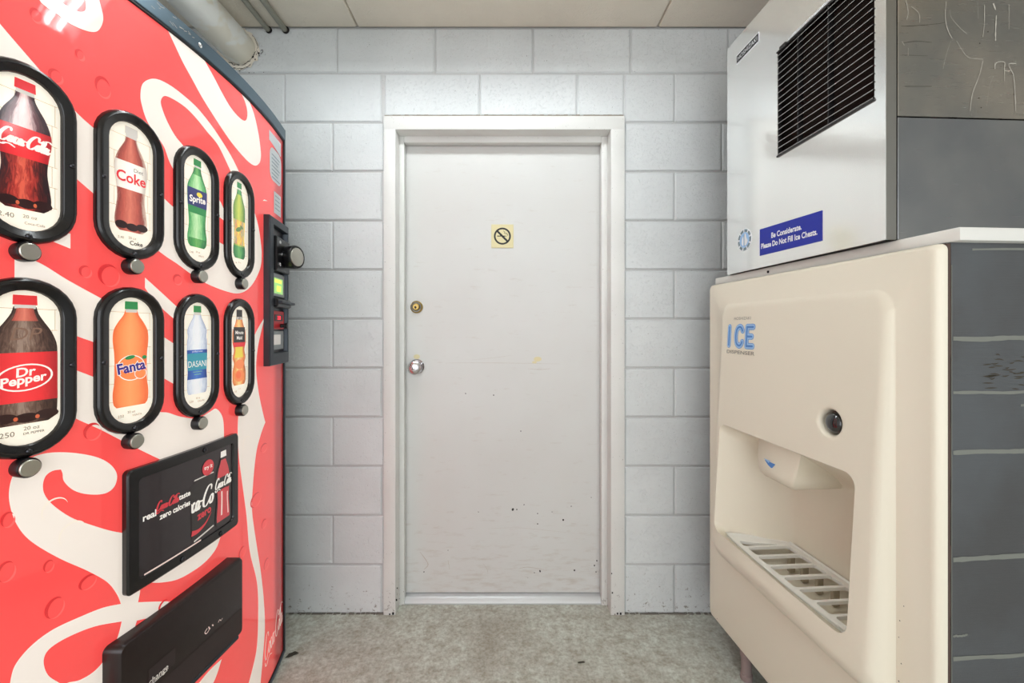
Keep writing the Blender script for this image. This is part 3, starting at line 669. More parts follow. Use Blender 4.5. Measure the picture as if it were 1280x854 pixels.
# rubber gasket and steel trim
def strip(name, m, y0, y1, z0, z1, o0, o1, parent=vm, bev=True):
    b = B(); n = max(1, int((y1-y0)/STEP)); R = []
    for k in range(n+1):
        y = y0+(y1-y0)*k/n; e = .0015 if bev else 0
        R.append([b.bm.verts.new(V(y, z, o)) for z, o in ((z0, o0), (z0, o1-e), (z0+e, o1), (z1-e, o1), (z1, o1-e), (z1, o0))])
    b.rings(R); b.bm.faces.new(R[0][::-1]); b.bm.faces.new(R[-1]); return b.build(name, m, parent)
strip('gasket', 'rubber', Y0, 1.500, Z1, Z1+.006, -.012, .004); strip('gasket', 'rubber', Y0, 1.500, Z0-.006, Z0, -.012, .004)
strip('gasket', 'rubber', Y1-.0005, Y1+.0045, Z0-.006, Z1+.006, -.012, .005, bev=False)
ttop = strip('trim_strip', 'trimsteel', Y0, 1.5066, Z1+.006, 1.898, -.014, .006)
strip('trim_strip', 'trimsteel', Y0, 1.5066, .012, Z0-.006, -.014, .006)
strip('trim_strip', 'trimsteel', 1.501, 1.5066, .012, 1.898, -.014, .006, bev=False)
def stud(name, y, z, off, r, h, m, parent, n=16):
    nn = V(y, z, 1)-V(y, z, 0)
    return B().lathe(V(y, z, off), nn, [(0, r), (h*.4, r), (h*.8, r*.75), (h, r*.35), (h, 0)], n).build(name, m, parent)
stud('screw', 1.022, 1.876, .006, .006, .004, 'chrome', ttop)
b = bmesh.new()
for k in range(16):
    y = .88+.14*k/16+random.uniform(-.01, .01); z = 1.885+random.uniform(-.012, .008); a = random.uniform(-.5, .5); L = random.uniform(.004, .014)
    ribbon2d(b, [(y, z), (y+L*math.cos(a), z+L*math.sin(a))], .0012, smooth=False)
print_on(b, 'scratch', 'streak', ttop, V, .0064)

# --- eight selection windows
COLS = [.696, .858, 1.020, 1.180]; ROWS = [1.473, 1.1150]
def stadium(cy, cz, hw, hh, n=14):
    out = []
    for k in range(n+1): a = PI*k/n; out.append((cy+hw*math.cos(a), cz+hh-hw+hw*math.sin(a)))
    for k in range(n+1): a = PI+PI*k/n; out.append((cy+hw*math.cos(a), cz-hh+hw+hw*math.sin(a)))
    return out
def bottle_poly(cy, z0, h, w, prof, y_lo=0.0, y_hi=1.0, fl=-1, fr=1):
    """silhouette between two height fractions; fl..fr is the part of the width"""
    P = smooth_path([(p[0], p[1]) for p in prof], False, 4)
    P = [p for p in P if y_lo-1e-6 <= p.x <= y_hi+1e-6]
    if not P: return None
    def rad(t):
        Q = smooth_path([(p[0], p[1]) for p in prof], False, 4)
        for a, c in zip(Q, Q[1:]):
            if a.x <= t <= c.x: return a.y+(c.y-a.y)*(t-a.x)/max(c.x-a.x, 1e-9)
        return Q[-1].y
    ts = [y_lo]+[p.x for p in P if y_lo < p.x < y_hi]+[y_hi]
    rs = [rad(t) for t in ts]
    return [(cy+fr*r*w/2, z0+t*h) for t, r in zip(ts, rs)]+[(cy+fl*r*w/2, z0+t*h) for t, r in list(zip(ts, rs))[::-1]]
P_COKE = [(0, .70), (.03, .92), (.10, 1), (.20, .93), (.32, .84), (.44, .90), (.54, 1), (.64, .98), (.74, .78), (.82, .50), (.87, .36), (.905, .34)]
P_FANTA = [(0, .80), (.04, .97), (.14, 1), (.22, .93), (.30, .90), (.5, .92), (.62, 1), (.72, .96), (.80, .72), (.86, .46), (.90, .36), (.92, .34)]
P_SPRITE = [(0, .72), (.04, .95), (.12, 1), (.20, .9), (.28, .86), (.40, .92), (.55, 1), (.68, .98), (.78, .66), (.85, .42), (.905, .34)]
P_PEP = [(0, .70), (.04, .95), (.12, 1), (.3, 1), (.52, 1), (.62, .98), (.72, .80), (.80, .56), (.86, .40), (.91, .34)]
P_DAS = [(0, .85), (.04, .98), (.15, 1), (.25, .94), (.4, 1), (.6, 1), (.65, .92), (.72, .98), (.80, .72), (.87, .42), (.92, .34)]
P_MM = [(0, .78), (.05, .98), (.18, 1), (.28, .8), (.36, .98), (.46, .8), (.56, 1), (.7, .98), (.8, .62), (.87, .45), (.91, .4)]
def layer(parent, name, m, polys, off):
    b = bmesh.new()
    for p in polys:
        if p: poly2d(b, p)
    return print_on(b, name, m, parent, V, off, STEP)
def uv_bottle(parent, name, m, cy, z0, h, w, prof, a, c, fl, fr, off):
    Q = smooth_path([(p[0], p[1]) for p in prof], False, 4)
    def rad(t):
        for p, q in zip(Q, Q[1:]):
            if p.x <= t <= q.x: return p.y+(q.y-p.y)*(t-p.x)/max(q.x-p.x, 1e-9)
        return Q[-1].y
    nt = max(3, int((c-a)*40)); nu = 8; bm = bmesh.new(); uvl = bm.loops.layers.uv.new('UVMap'); G = []; UV = {}
    for i in range(nt+1):
        t = a+(c-a)*i/nt; row = []
        for j in range(nu+1):
            f = fl+(fr-fl)*j/nu; v = bm.verts.new(V(cy+f*rad(t)*w/2, z0+t*h, off)); UV[v] = ((f+1)/2, t); row.append(v)
        G.append(row)
    for i in range(nt):
        for j in range(nu):
            f = bm.faces.new((G[i][j], G[i][j+1], G[i+1][j+1], G[i+1][j]))
            for lp in f.loops: lp[uvl].uv = UV[lp.vert]
    me = bpy.data.meshes.new(name); bm.to_mesh(me); bm.free(); me.materials.append(M[m])
    o = bpy.data.objects.new(name, me); C.objects.link(o); o.parent = parent; return o
def tl(parent, m, off, *items):
    b = bmesh.new()
    for it in items: put_text(b, *it[0], **it[1])
    return print_on(b, 'lettering', m, parent, V, off, STEP)
T_ = lambda *a, **k: (a, k)
def window(ci, ri):
    cy, cz = COLS[ci], ROWS[ri]; dz = -.0015 if ri == 0 else 0
    hwo, hho, hwi, hhi = .0672, .1510, .0452, .1290
    b = B(); R = []
    for ins, off in ((0, 0), (.0006, .005), (.003, .0095), (.0065, .0120), (.0100, .0118), (.0125, .0100), (.0200, .0094), (.0215, .0080), (.022, .0012)):
        R.append([b.bm.verts.new(V(p[0], p[1], off)) for p in stadium(cy, cz, hwo-ins, hho-ins)])
    b.rings(R); win = b.build('selection_window', 'bezel', vm, smooth=60)
    b = bmesh.new(); poly2d(b, stadium(cy, cz, hwi+.001, hhi+.001)); print_on(b, 'label_card', 'card', win, V, .0012, STEP)
    # faint brick pattern printed on the card
    b = bmesh.new()
    zs = [cz+hhi-.03-.036*k for k in range(7)]
    for k, z in enumerate(zs[:6]): ribbon2d(b, [(cy-hwi, z), (cy+hwi, z-.001)], .0009, smooth=False)
    for k, z in enumerate(zs[:5]):
        for xx in ((-.032, .034) if k % 2 else (-.012, .038)): ribbon2d(b, [(cy+xx, z), (cy+xx, z-.036)], .0008, smooth=False)
    clipz = (cy-hwi+.004, cy+hwi-.004, cz-.108, cz+.105)
    print_on(b, 'printed_line', 'cardline', win, V, .0014, STEP, clipz)
    for dy, dz_ in ((-.0565, 0), (.0565, 0), (0, -.139)): stud('bolt', cy+dy, cz+dz_, .0098, .0046, .0045, 'bolt', win)
    z0 = cz-.094; h = .215; L1, L2, L3, L4 = .0016, .0018, .0020, .0022
    def bot(w, prof, m, a=0, c=1, fl=-1, fr=1, off=L1, name='printed_bottle'):
        if m.startswith('s_'): return uv_bottle(win, name, m, cy, z0, h, w, prof, a, min(c, prof[-1][0]), fl, fr, off)
        return layer(win, name, m, [bottle_poly(cy, z0, h, w, prof, a, c, fl, fr)], off)
    def cap(m, w=.026, z=.925, top=1.0):
        layer(win, 'printed_cap', m, [[(cy-w/2, z0+z*h), (cy+w/2, z0+z*h), (cy+w/2*.96, z0+top*h), (cy-w/2*.96, z0+top*h)]], L2)
        layer(win, 'printed_neck', 'silver', [[(cy-w*.42, z0+.895*h), (cy+w*.42, z0+.895*h), (cy+w*.45, z0+z*h), (cy-w*.45, z0+z*h)]], L2)
    foot = cz-.108
    def feet(w, light=True):
        for q in (-.30, .02, .33): layer(win, 'printed_foot', 'footdark', [ellipse(cy+w*q, z0+.045*h+abs(q)*.008, w*.19, .0080, 14)], L3+.00002*(q > 0)+.00002*(q > .1))
        for q in ((-.14, .18) if light else ()): layer(win, 'printed_glow', 'footlight', [ellipse(cy+w*q, z0+.045*h, w*.035, .0035, 10)], L4)
    k = (ri, ci)
    if k == (0, 0):
        w = .066; bot(w, P_COKE, 's_cola', 0, .62); bot(w, P_COKE, 's_colatop', .6, 1); feet(w)
        bot(w, P_COKE, 's_red', .40, .635, off=L3); cap('pred')
        b = bmesh.new(); put_script(b, cy, z0+.525*h, .0625, rot=-.06, sy=1.55, wt=1.7); print_on(b, 'lettering', 'white', win, V, L4, STEP)
        tl(win, 'ink', L1, T_('2.40', cy-.022, foot+.001, .011), T_('20 oz', cy+.006, foot+.003, .008), T_('Coca-Cola', cy+.012, foot-.008, .006))
    elif k == (0, 1):
        w = .064; bot(w, P_COKE, 's_diet'); feet(w, False)
        bot(w, P_COKE, 's_white', .40, .66, off=L3); cap('silver')
        tl(win, 'pred', L4, T_('Coke', cy, z0+.515*h, .03, bold=.02, sx=.88)); tl(win, 'ink', L4, T_('Diet', cy+.014, z0+.60*h, .011))
        tl(win, 'ink', L1, T_('2.40', cy-.02, foot, .007), T_('20 oz', cy+.002, foot+.002, .007)); tl(win, 'black', L1, T_('Coke', cy+.010, foot-.008, .012, bold=.02))
    elif k == (0, 2):
        w = .060; bot(w, P_SPRITE, 's_green'); bot(w, P_SPRITE, 's_dgreen', 0, .10, -.9, .9, L2); bot(w, P_SPRITE, 's_dgreen', .82, 1, off=L2)
        bot(w, P_SPRITE, 'green', .38, .66, off=L3); bot(w, P_SPRITE, 'navy', .46, .66, off=L4); cap('green', .024)
        layer(win, 'printed_lemon', 'yellow', [ellipse(cy+.006, z0+.605*h, .009, .006)], L4+.0001)
        tl(win, 'white', L4+.0003, T_('Sprite', cy, z0+.535*h, .022, bold=.03, rot=.10, shear=.1, sx=.95))
        tl(win, 'ink', L1, T_('2.40', cy-.018, foot, .007), T_('20 oz', cy+.002, foot+.003, .006), T_('SPRITE', cy+.012, foot-.006, .006))
    elif k == (0, 3):
        w = .056; bot(w, P_SPRITE, 's_melon'); bot(w, P_SPRITE, 's_dgreen', .0, .16, off=L2); bot(w, P_SPRITE, 's_dgreen', .84, 1, off=L2)
        bot(w, P_SPRITE, 's_ylabel', .18, .50, off=L3)
        layer(win, 'printed_leaf', 'melondark', [ellipse(cy-.004, z0+.38*h, .014, .006, rot=.4), ellipse(cy+.010, z0+.42*h, .008, .004, rot=-.4)], L4)
        cap('green', .022); tl(win, 'ink', L1, T_('2.40', cy-.016, foot, .006), T_('20 oz', cy+.002, foot+.003, .006))
    elif k == (1, 0):
        w = .082; bot(w, P_PEP, 's_pepper'); feet(w); bot(w, P_PEP, 's_diet', .80, .90, -.7, .7, L2)
        bot(w, P_PEP, 's_red', .17, .555, off=L3); cap('pred', .030)
        tl(win, 'pepperlight', L4, T_('DP', cy+.002, z0+.70*h, .030, bold=.0, shear=.25))
        b = bmesh.new(); n = 30; e1 = ellipse(cy, z0+.36*h, .035, .0225, n, rot=.14); e2 = ellipse(cy, z0+.36*h, .0322, .0200, n, rot=.14)
        a1 = [b.verts.new((p[0], p[1], 0)) for p in e1]; a2 = [b.verts.new((p[0], p[1], 0)) for p in e2]
        for q in range(n): b.faces.new((a1[q], a1[(q+1) % n], a2[(q+1) % n], a2[q]))
        put_text(b, 'Dr', cy+.001, z0+.405*h, .021, .025, rot=.12, shear=.15); put_text(b, 'Pepper', cy-.001, z0+.335*h, .0205, .03, rot=.14, shear=.15, sx=.95)
        print_on(b, 'lettering', 'white', win, V, L4, STEP)
        tl(win, 'ink', L1, T_('250', cy-.021, foot, .012), T_('20 oz', cy+.008, foot+.006, .009), T_('DR PEPPER', cy+.011, foot-.0025, .0056, bold=.01))
    elif k == (1, 1):
        w = .070; bot(w, P_FANTA, 's_orange'); cap('green')
        layer(win, 'printed_roundel', 'white', [ellipse(cy, z0+.365*h, .0285, .0265)], L3); layer(win, 'printed_roundel', 'orange', [ellipse(cy, z0+.365*h, .0265, .0245)], L3+.0001)
        layer(win, 'printed_slice', 'white', [ellipse(cy+.018, z0+.305*h, .0125, .012)], L3+.0002); layer(win, 'printed_slice', 'orange', [ellipse(cy+.018, z0+.305*h, .0110, .0105)], L3+.0003)
        layer(win, 'printed_leaf', 'green', [ellipse(cy-.003, z0+.465*h, .010, .004, rot=.2), ellipse(cy+.026, z0+.46*h, .005, .004)], L3+.0004)
        tl(win, 'white', L4+.0004, T_('Fanta', cy, z0+.375*h, .029, bold=.075, rot=.14, sx=.9)); tl(win, 'purple', L4+.0006, T_('Fanta', cy, z0+.375*h, .029, bold=.03, rot=.14, sx=.9))
        tl(win, 'ink', L1, T_('250', cy-.02, foot-.004, .008), T_('20 oz', cy, foot+.002, .007), T_('FANTA', cy+.012, foot-.006, .006))
    elif k == (1, 2):
        w = .062; bot(w, P_DAS, 's_water')
        bot(w, P_DAS, 's_blue', .17, .50, off=L3); bot(w, P_DAS, 'teal', .27, .46, -.98, .98, off=L4); cap('green', .024)
        tl(win, 'white', L4+.0002, T_('DASANI', cy, z0+.34*h, .016, width=.056, height=.015), T_('purified water', cy, z0+.48*h, .0058)); tl(win, 'lgreen', L4+.0002, T_('~~~~', cy, z0+.25*h, .012, bold=.01), T_('~~~', cy, z0+.22*h, .012, bold=.01))
        tl(win, 'ink', L1, T_('2.50', cy-.018, foot-.003, .007), T_('20 oz', cy+.002, foot+.003, .006), T_('DASANI', cy+.012, foot-.005, .006))
    else:
        w = .062; bot(w, P_MM, 's_juice'); layer(win, 'printed_orange', 'orange', [ellipse(cy, z0+.12*h, .022, .017), ellipse(cy+.002, z0+.27*h, .02, .014)], L2); layer(win, 'printed_orange', 's_orange', [ellipse(cy-.004, z0+.13*h, .012, .010)], L3); bot(w, P_MM, 'yellow', .36, .5, -.7, .6, L2)
        bot(w, P_MM, 'pred', .5, .56, -.97, .97, L3); layer(win, 'printed_label', 'black', [[(cy-.027, z0+.56*h), (cy+.027, z0+.56*h), (cy+.027, z0+.76*h), (cy-.027, z0+.76*h)]], L3); cap('black', .028, .86, .99)
        tl(win, 'white', L4, T_('Minute', cy, z0+.69*h, .014, bold=.02), T_('Maid', cy, z0+.62*h, .014, bold=.02))
        tl(win, 'ink', L1, T_('2.50', cy-.018, foot-.003, .007), T_('12 oz', cy+.002, foot+.003, .006))
    # push button under the window
    y, z = cy-.003, cz-.1655
    nn = V(y, z, 1)-V(y, z, 0)
    btn = B().lathe(V(y, z, 0), nn, [(0, .0165), (.016, .0165), (.0185, .0150), (.0185, .0140)], 28).build('push_button', 'plastic', vm)
    B().lathe(V(y, z, .0183), nn, [(0, .0141), (.002, .0138), (.003, .0125), (.0034, 0)], 28).build('button_cap', 'btn', btn)
for ri in range(2):
    for ci in range(4): window(ci, ri)

# --- advert window
def slab(name, m, ring, o0, o1, parent, ins=.003, cap=True):
    b = B(); R = [[b.bm.verts.new(V(p[0], p[1], o0)) for p in ring]]
    cy = sum(p[0] for p in ring)/len(ring); cz = sum(p[1] for p in ring)/len(ring)
    def inset(d): return [(p[0]-d*(1 if p[0] > cy else -1), p[1]-d*(1 if p[1] > cz else -1)) for p in ring]
    R.append([b.bm.verts.new(V(p[0], p[1], o1-ins)) for p in ring]); R.append([b.bm.verts.new(V(p[0], p[1], o1)) for p in inset(ins)])
    b.rings(R)
    if cap: b.bm.faces.new(R[-1])
    return b.build(name, m, parent)
def grid_face(b, y0, y1, z0, z1, off):
    n = max(1, int((y1-y0)/STEP)); R = [[b.bm.verts.new(V(y0+(y1-y0)*k/n, z, off)) for z in (z0, z1)] for k in range(n+1)]; b.rings(R, closed=False)
def frame_ring(name, m, out, inn, o0, o1, parent, e=.003):
    b = B(); R = []
    for ring, off in ((out(0), o0), (out(0), o1-e), (out(e), o1), (inn(0), o1), (inn(e*.6), o1-e), (inn(e*.8), o0)):
        R.append([b.bm.verts.new(V(p[0], p[1], off)) for p in ring])
    b.rings(R); return b.build(name, m, parent)
def drect(y0, y1, z0, z1, r, n=5, m=10):
    """rounded rectangle with extra points on the long sides so that it bends with the surface"""
    base = rr(y0, y1, z0, z1, r, n); out = []
    for i, p in enumerate(base):
        q = base[(i+1) % len(base)]; out.append(p)
        if abs(q[0]-p[0]) > .05:
            for k in range(1, m): out.append((p[0]+(q[0]-p[0])*k/m, p[1]+(q[1]-p[1])*k/m))
    return out
AY0, AY1, AZ0, AZ1 = .8413, 1.158, .6355, .891
ad = frame_ring('advert_window', 'bezel', lambda d: drect(AY0+d, AY1-d, AZ0+d, AZ1-d, .010), lambda d: drect(.8635+d, 1.137-d, .6585+d, .869-d, .010), 0, .013, vm)
b = bmesh.new(); poly2d(b, [(.862, .657), (1.139, .657), (1.139, .871), (.862, .871)]); print_on(b, 'advert_sheet', 'screen', ad, V, .009, STEP)
for y, z in ((1.03, .880), (.965, .6465), (1.085, .6465)): stud('bolt', y, z, .013, .0060, .0045, 'bolt', ad)
def adt(m, off, *items): return tl(ad, m, off, *items)
adt('white', .0096, T_('real', .889, .7815, .020, bold=.03, rot=.0), T_('taste', .974, .790, .0175, bold=.03, sx=.9), T_('zero calories', .950, .768, .018, bold=.03, width=.078))
b = bmesh.new(); put_script(b, .931, .790, .055, sy=1.45, wt=1.9, part=range(11)); print_on(b, 'lettering', 'canred', ad, V, .0096, STEP)
# can
layer(ad, 'printed_can', 'black', [[(.994, .672), (1.066, .682), (1.070, .800), (1.060, .812), (1.004, .812), (.990, .800)]], .0096)
layer(ad, 'printed_rim', 'silver', [[(1.0, .8125), (1.064, .8125), (1.062, .8155), (1.002, .8155)], [(1.0, .666), (1.064, .676), (1.062, .680), (1.0, .670)]], .0098)
b = bmesh.new(); put_script(b, 1.0215, .756, .130, sy=1.5, wt=1.2, part=(2, 3, 4, 5, 6, 8)); print_on(b, 'lettering', 'white', ad, V, .0100, STEP, (.992, 1.069, None, None))
adt('canred', .0100, T_('zero', 1.032, .722, .026, bold=.04, sx=.9, rot=.08))
b = bmesh.new(); ribbon2d(b, [(.993, .690), (1.012, .688), (1.035, .696), (1.055, .716)], lambda t, d: .012*(1-t)+.001); print_on(b, 'printed_swoosh', 'canred', ad, V, .0100, STEP)
# bottle
bp = lambda a, c, fl, fr: bottle_poly(1.098, .668, .195, .058, P_COKE, a, c, fl, fr)
layer(ad, 'printed_bottle', 'black', [bp(0, .9, -1, 1)], .0102); layer(ad, 'printed_bottle', 'bottlered', [bp(.05, .46, -.85, .85), bp(.63, .86, -.8, .8)], .0104)
layer(ad, 'printed_bottle', 'glint', [bp(.12, .44, -.35, -.15), bp(.1, .4, .55, .68)], .0106); layer(ad, 'printed_cap', 'white', [[(1.087, .842), (1.109, .842), (1.108, .858), (1.088, .858)]], .0106)
b = bmesh.new(); put_script(b, 1.098, .775, .062, sy=1.7, wt=1.6); print_on(b, 'lettering', 'white', ad, V, .0108, STEP)
adt('canred', .0108, T_('zero', 1.100, .757, .011, bold=.03))
layer(ad, 'printed_roundel', 'canred', [ellipse(1.044, .832, .019, .0195)], .0102); adt('white', .0106, T_('try it', 1.044, .832, .0135, bold=.02))
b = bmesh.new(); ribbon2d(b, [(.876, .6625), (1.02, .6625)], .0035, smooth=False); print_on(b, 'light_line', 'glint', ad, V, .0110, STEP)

# --- delivery flap: a thick box across the front
FY0, FY1, FZ0_, FZ1_ = .806, 1.137, .352, .560
def chord(s, z, d):
    """flat box face standing off the bowed sheet"""
    t = (s-FY0)/(FY1-FY0); x = -(XC(FY0)-.036)*(1-t)-(XC(FY1)-.040)*t
    return Vector((x+d, s, z))-VR
b = B(); R = []
for ins, d in ((0, -.045), (0, -.008), (.003, -.002), (.008, 0)):
    R.append([b.bm.verts.new(chord(p[0], p[1], d)) for p in rr(FY0+ins, FY1-ins, FZ0_+ins, FZ1_-ins, .012)])
b.rings(R); b.bm.faces.new(R[-1]); flap = b.build('delivery_door', 'flap', vm)
b = bmesh.new(); poly2d(b, rr(FY0+.012, FY1-.008, FZ0_+.008, .424, .004)); print_on(b, 'lower_band', 'flapband', flap, lambda a, c, o: chord(a, c, o), .0006)
b = B().box(0, .006, FY0+.02, FY1-.02, FZ0_-.004, FZ0_+.006, .002)
for v in b.bm.verts: v.co = chord(v.co.y, v.co.z, v.co.x-.004)
b.build('grip_lip', 'darkmetal', flap)
b = bmesh.new(); poly2d(b, [(.862, .437), (.925, .437), (.925, .472), (.862, .472)]); print_on(b, 'change_label', 'flapband', flap, lambda a, c, o: chord(a, c, o), .0006)
b = bmesh.new(); put_text(b, 'change', .885, .443, .018, .01, sx=.9); poly2d(b, [(.862, .4365), (.905, .4365), (.905, .4378), (.862, .4378)]); print_on(b, 'lettering', 'silver', flap, lambda a, c, o: chord(a, c, o), .0010)
b = bmesh.new(); ribbon2d(b, [(1.012, .451), (1.005, .446), (1.010, .440), (1.018, .444), (1.016, .452), (1.021, .443)], .0022)
ribbon2d(b, [(1.046, .441), (1.051, .4445), (1.055, .440), (1.06, .443)], .0015); ribbon2d(b, [(1.027, .449), (1.031, .444)], .003); print_on(b, 'worn_lettering', 'glint', flap, lambda a, c, o: chord(a, c, o), .0010)

# --- script at the foot of the far edge
b = bmesh.new(); put_script(b, 1.408, .152, .165, sy=1.9, wt=.8, rot=.14); print_on(b, 'lettering', 'glint', panel, V, .0010, STEP)
# --- stickers at the top of the far edge
st = layer(vm, 'sticker', 'sticker', [[(1.362, 1.832), (1.470, 1.832), (1.470, 1.786), (1.362, 1.800)]], .0010)
st = layer(vm, 'sticker', 'sticker', [rr(1.366, 1.474, 1.676, 1.786, .03)], .0010)
b = bmesh.new()
for k, t in enumerate(('PLEASE PUSH', 'SELECTION', 'FIRMLY', 'THANK YOU', 'NO REFUNDS')): pass
for k in range(7): ribbon2d(b, [(1.382, 1.762-.0125*k), (1.458-.01*(k % 3), 1.762-.0125*k)], .0035, smooth=False)
print_on(b, 'printed_lines', 'stickerink', st, V, .0014, STEP)
st = layer(vm, 'sticker', 'sticker', [[(1.402, 1.645), (1.470, 1.645), (1.470, 1.572), (1.402, 1.572)]], .0010)
b = bmesh.new()
for k in range(4): ribbon2d(b, [(1.412, 1.632-.014*k), (1.458, 1.632-.014*k)], .003, smooth=False)
print_on(b, 'printed_lines', 'stickerink', st, V, .0014, STEP)

# --- payment panel
PY0, PY1, PZ0, PZ1 = 1.322, 1.4955, 1.060, 1.545
pay = frame_ring('payment_panel', 'darkmetal', lambda d: rr(PY0+d, PY1-d, PZ0+d, PZ1-d, .003), lambda d: rr(1.350+d, 1.488-d, 1.098+d, 1.520-d, .002), 0, .020, vm)
b = bmesh.new(); poly2d(b, [(1.348, 1.096), (1.490, 1.096), (1.490, 1.522), (1.348, 1.522)]); print_on(b, 'recess_plate', 'plastic', pay, V, .003, STEP)
def cub(name, m, y0, y1, z0, z1, o0, o1, parent, bev=.0015):
    b = B().box(o0, o1, y0, y1, z0, z1, bev)
    for v in b.bm.verts: v.co = V(v.co.y, v.co.z, v.co.x)
    return b.build(name, m, parent)
rd = cub('bill_reader', 'plastic', 1.358, 1.484, 1.372, 1.486, .003, .026, pay, .003)
for z in (1.395, 1.468): stud('screw', 1.385, z, .026, .007, .003, 'chrome', rd)
stud('screw', 1.404, 1.430, .026, .005, .003, 'chrome', rd)
ax = (V(1.445, 1.43, 1)-V(1.445, 1.43, 0)); ax = Vector((ax.x, ax.y-.42, 0)).normalized()
kn = B().lathe(V(1.452, 1.4287, .020), ax, [(0, .034), (.012, .038), (.034, .040), (.042, .0405), (.048, .039), (.050, .036), (.046, .0335)], 36).build('round_lock', 'plastic', pay)
B().lathe(V(1.452, 1.4287, .020)+ax*.0455, ax, [(0, .0332), (.004, .032), (.0065, .028), (.007, 0)], 36).build('lock_face', 'btn', kn)
dsp = cub('display', 'greyplate', 1.360, 1.474, 1.288, 1.366, .003, .012, pay)
cub('screen', 'lcd', 1.372, 1.452, 1.298, 1.350, .012, .013, dsp, 0)
cub('screen_mark', 'lcdy', 1.376, 1.438, 1.334, 1.346, .013, .0135, dsp, 0); cub('screen_mark', 'lcdy', 1.392, 1.43, 1.305, 1.325, .013, .0135, dsp, 0)
cs = cub('coin_shelf', 'plastic', 1.354, 1.488, 1.252, 1.280, .003, .030, pay, .004); cub('coin_lip', 'darkmetal', 1.358, 1.492, 1.264, 1.272, .030, .042, cs)
ro = cub('price_display', 'redpanel', 1.360, 1.474, 1.178, 1.240, .003, .010, pay)
cub('readout', 'plastic', 1.384, 1.456, 1.206, 1.228, .010, .011, ro, 0)
b = bmesh.new(); put_text(b, '2.50', 1.42, 1.217, .018, .02); print_on(b, 'digits', 'led', ro, V, .0114)
B().lathe(V(1.440, 1.190, .010), V(1.44, 1.19, 1)-V(1.44, 1.19, 0), [(0, .007), (.012, .006), (.014, .010), (.022, .010), (.024, 0)], 18).build('return_button', 'plastic', ro)
pl_ = cub('return_plate', 'greyplate', 1.360, 1.474, 1.108, 1.172, .003, .009, pay); cub('plate_label', 'silver', 1.376, 1.440, 1.126, 1.160, .009, .0095, pl_, 0)

# ------------------------------------------------------------------ ice dispenser
A4 = math.radians(4)
idp = thing('ice_dispenser', 'cream plastic fronted ice dispenser on short legs under the steel ice maker', 'ice dispenser', (.753, 1.548, 0), A4)
def L(u, v, z): return Vector((v, -u, z))
def pz(u, z):
    t = max(0, min(1, (1.243-z)/(1.243-.49)))
    return .007+.040*t+.016*max(0, 1-((u-.38)/.30)**2)*t*t
OPN = (.118, .632, .497, .857); BC = (.5575, .957)
b = B()
def ring3(x0, x1, z0, z1, r, vf, n=8):
    return [L(p[0], vf(p[0], p[1]) if callable(vf) else vf, p[1]) for p in rr(x0, x1, z0, z1, r, n)]
def mk(pts): return [b.bm.verts.new(p) for p in pts]
W_, T0, T1 = .7735, .120, 1.341
R = [mk(ring3(0, W_, T0, T1, .014, .018)), mk(ring3(0, W_, T0, T1, .014, .0140)), mk(ring3(.001, W_-.002, T0+.002, T1-.001, .014, .010)), mk(ring3(.003, W_-.006, T0+.006, T1-.003, .014, .0035)), mk(ring3(.006, W_-.010, T0+.010, T1-.006, .014, .001)), mk(ring3(.010, W_-.016, T0+.014, T1-.009, .014, 0)),
     mk(ring3(.084, .694, .392, 1.266, .045, 0)), mk(ring3(.087, .690, .400, 1.262, .045, lambda u, z: -.3*pz(u, z))), mk(ring3(.092, .684, .412, 1.256, .042, lambda u, z: -.72*pz(u, z))), mk(ring3(.098, .677, .428, 1.249, .040, lambda u, z: -.93*pz(u, z)))]
padr = rr(.105, .670, .440, 1.243, .038, 8)
R.append(mk([L(p[0], -pz(*p), p[1]) for p in padr])); b.rings(R)
# pad face with the alcove opening and the button well cut out
opn = rr(*OPN, .030, 8); circ = ellipse(BC[0], BC[1], .037, .037, 32)
circ_b = ellipse(BC[0], BC[1], .043, .043, 32); circ_c = ellipse(BC[0], BC[1], .050, .050, 24)
pts = [Vector(p) for p in padr+opn+circ]; n1, n2, n3 = len(padr), len(opn), len(circ)
edges = [(i, (i+1) % n1) for i in range(n1)]+[(n1+i, n1+(i+1) % n2) for i in range(n2)]+[(n1+n2+i, n1+n2+(i+1) % n3) for i in range(n3)]
def inrect(p, m): return OPN[0]-m < p[0] < OPN[1]+m and OPN[2]-m < p[1] < OPN[3]+m
pts += [Vector(p) for p in circ_b+circ_c]
for i in range(24):
    for j in range(34):
        p = (.112+.552*i/23, .449+.786*j/33)
        if inrect(p, .008) or math.hypot(p[0]-BC[0], p[1]-BC[1]) < .060: continue
        pts.append(Vector(p))
vo, eo, fo, *_ = delaunay_2d_cdt(pts, edges, [], 0, 1e-5)
vv = [b.bm.verts.new(L(p.x, -pz(p.x, p.y), p.y)) for p in vo]
def inring(p, x0, x1, z0, z1, r):
    dx = max(x0+r-p[0], 0, p[0]-(x1-r)); dz = max(z0+r-p[1], 0, p[1]-(z1-r)); return (x0 < p[0] < x1 and z0 < p[1] < z1 and math.hypot(dx, dz) < r)
for f in fo:
    c = (sum(vo[i].x for i in f)/3, sum(vo[i].y for i in f)/3)
    if inring(c, *OPN, .030) or math.hypot(c[0]-BC[0], c[1]-BC[1]) < .0365 or not inring(c, .105, .670, .440, 1.243, .038): continue
    b.bm.faces.new([vv[i] for i in f])
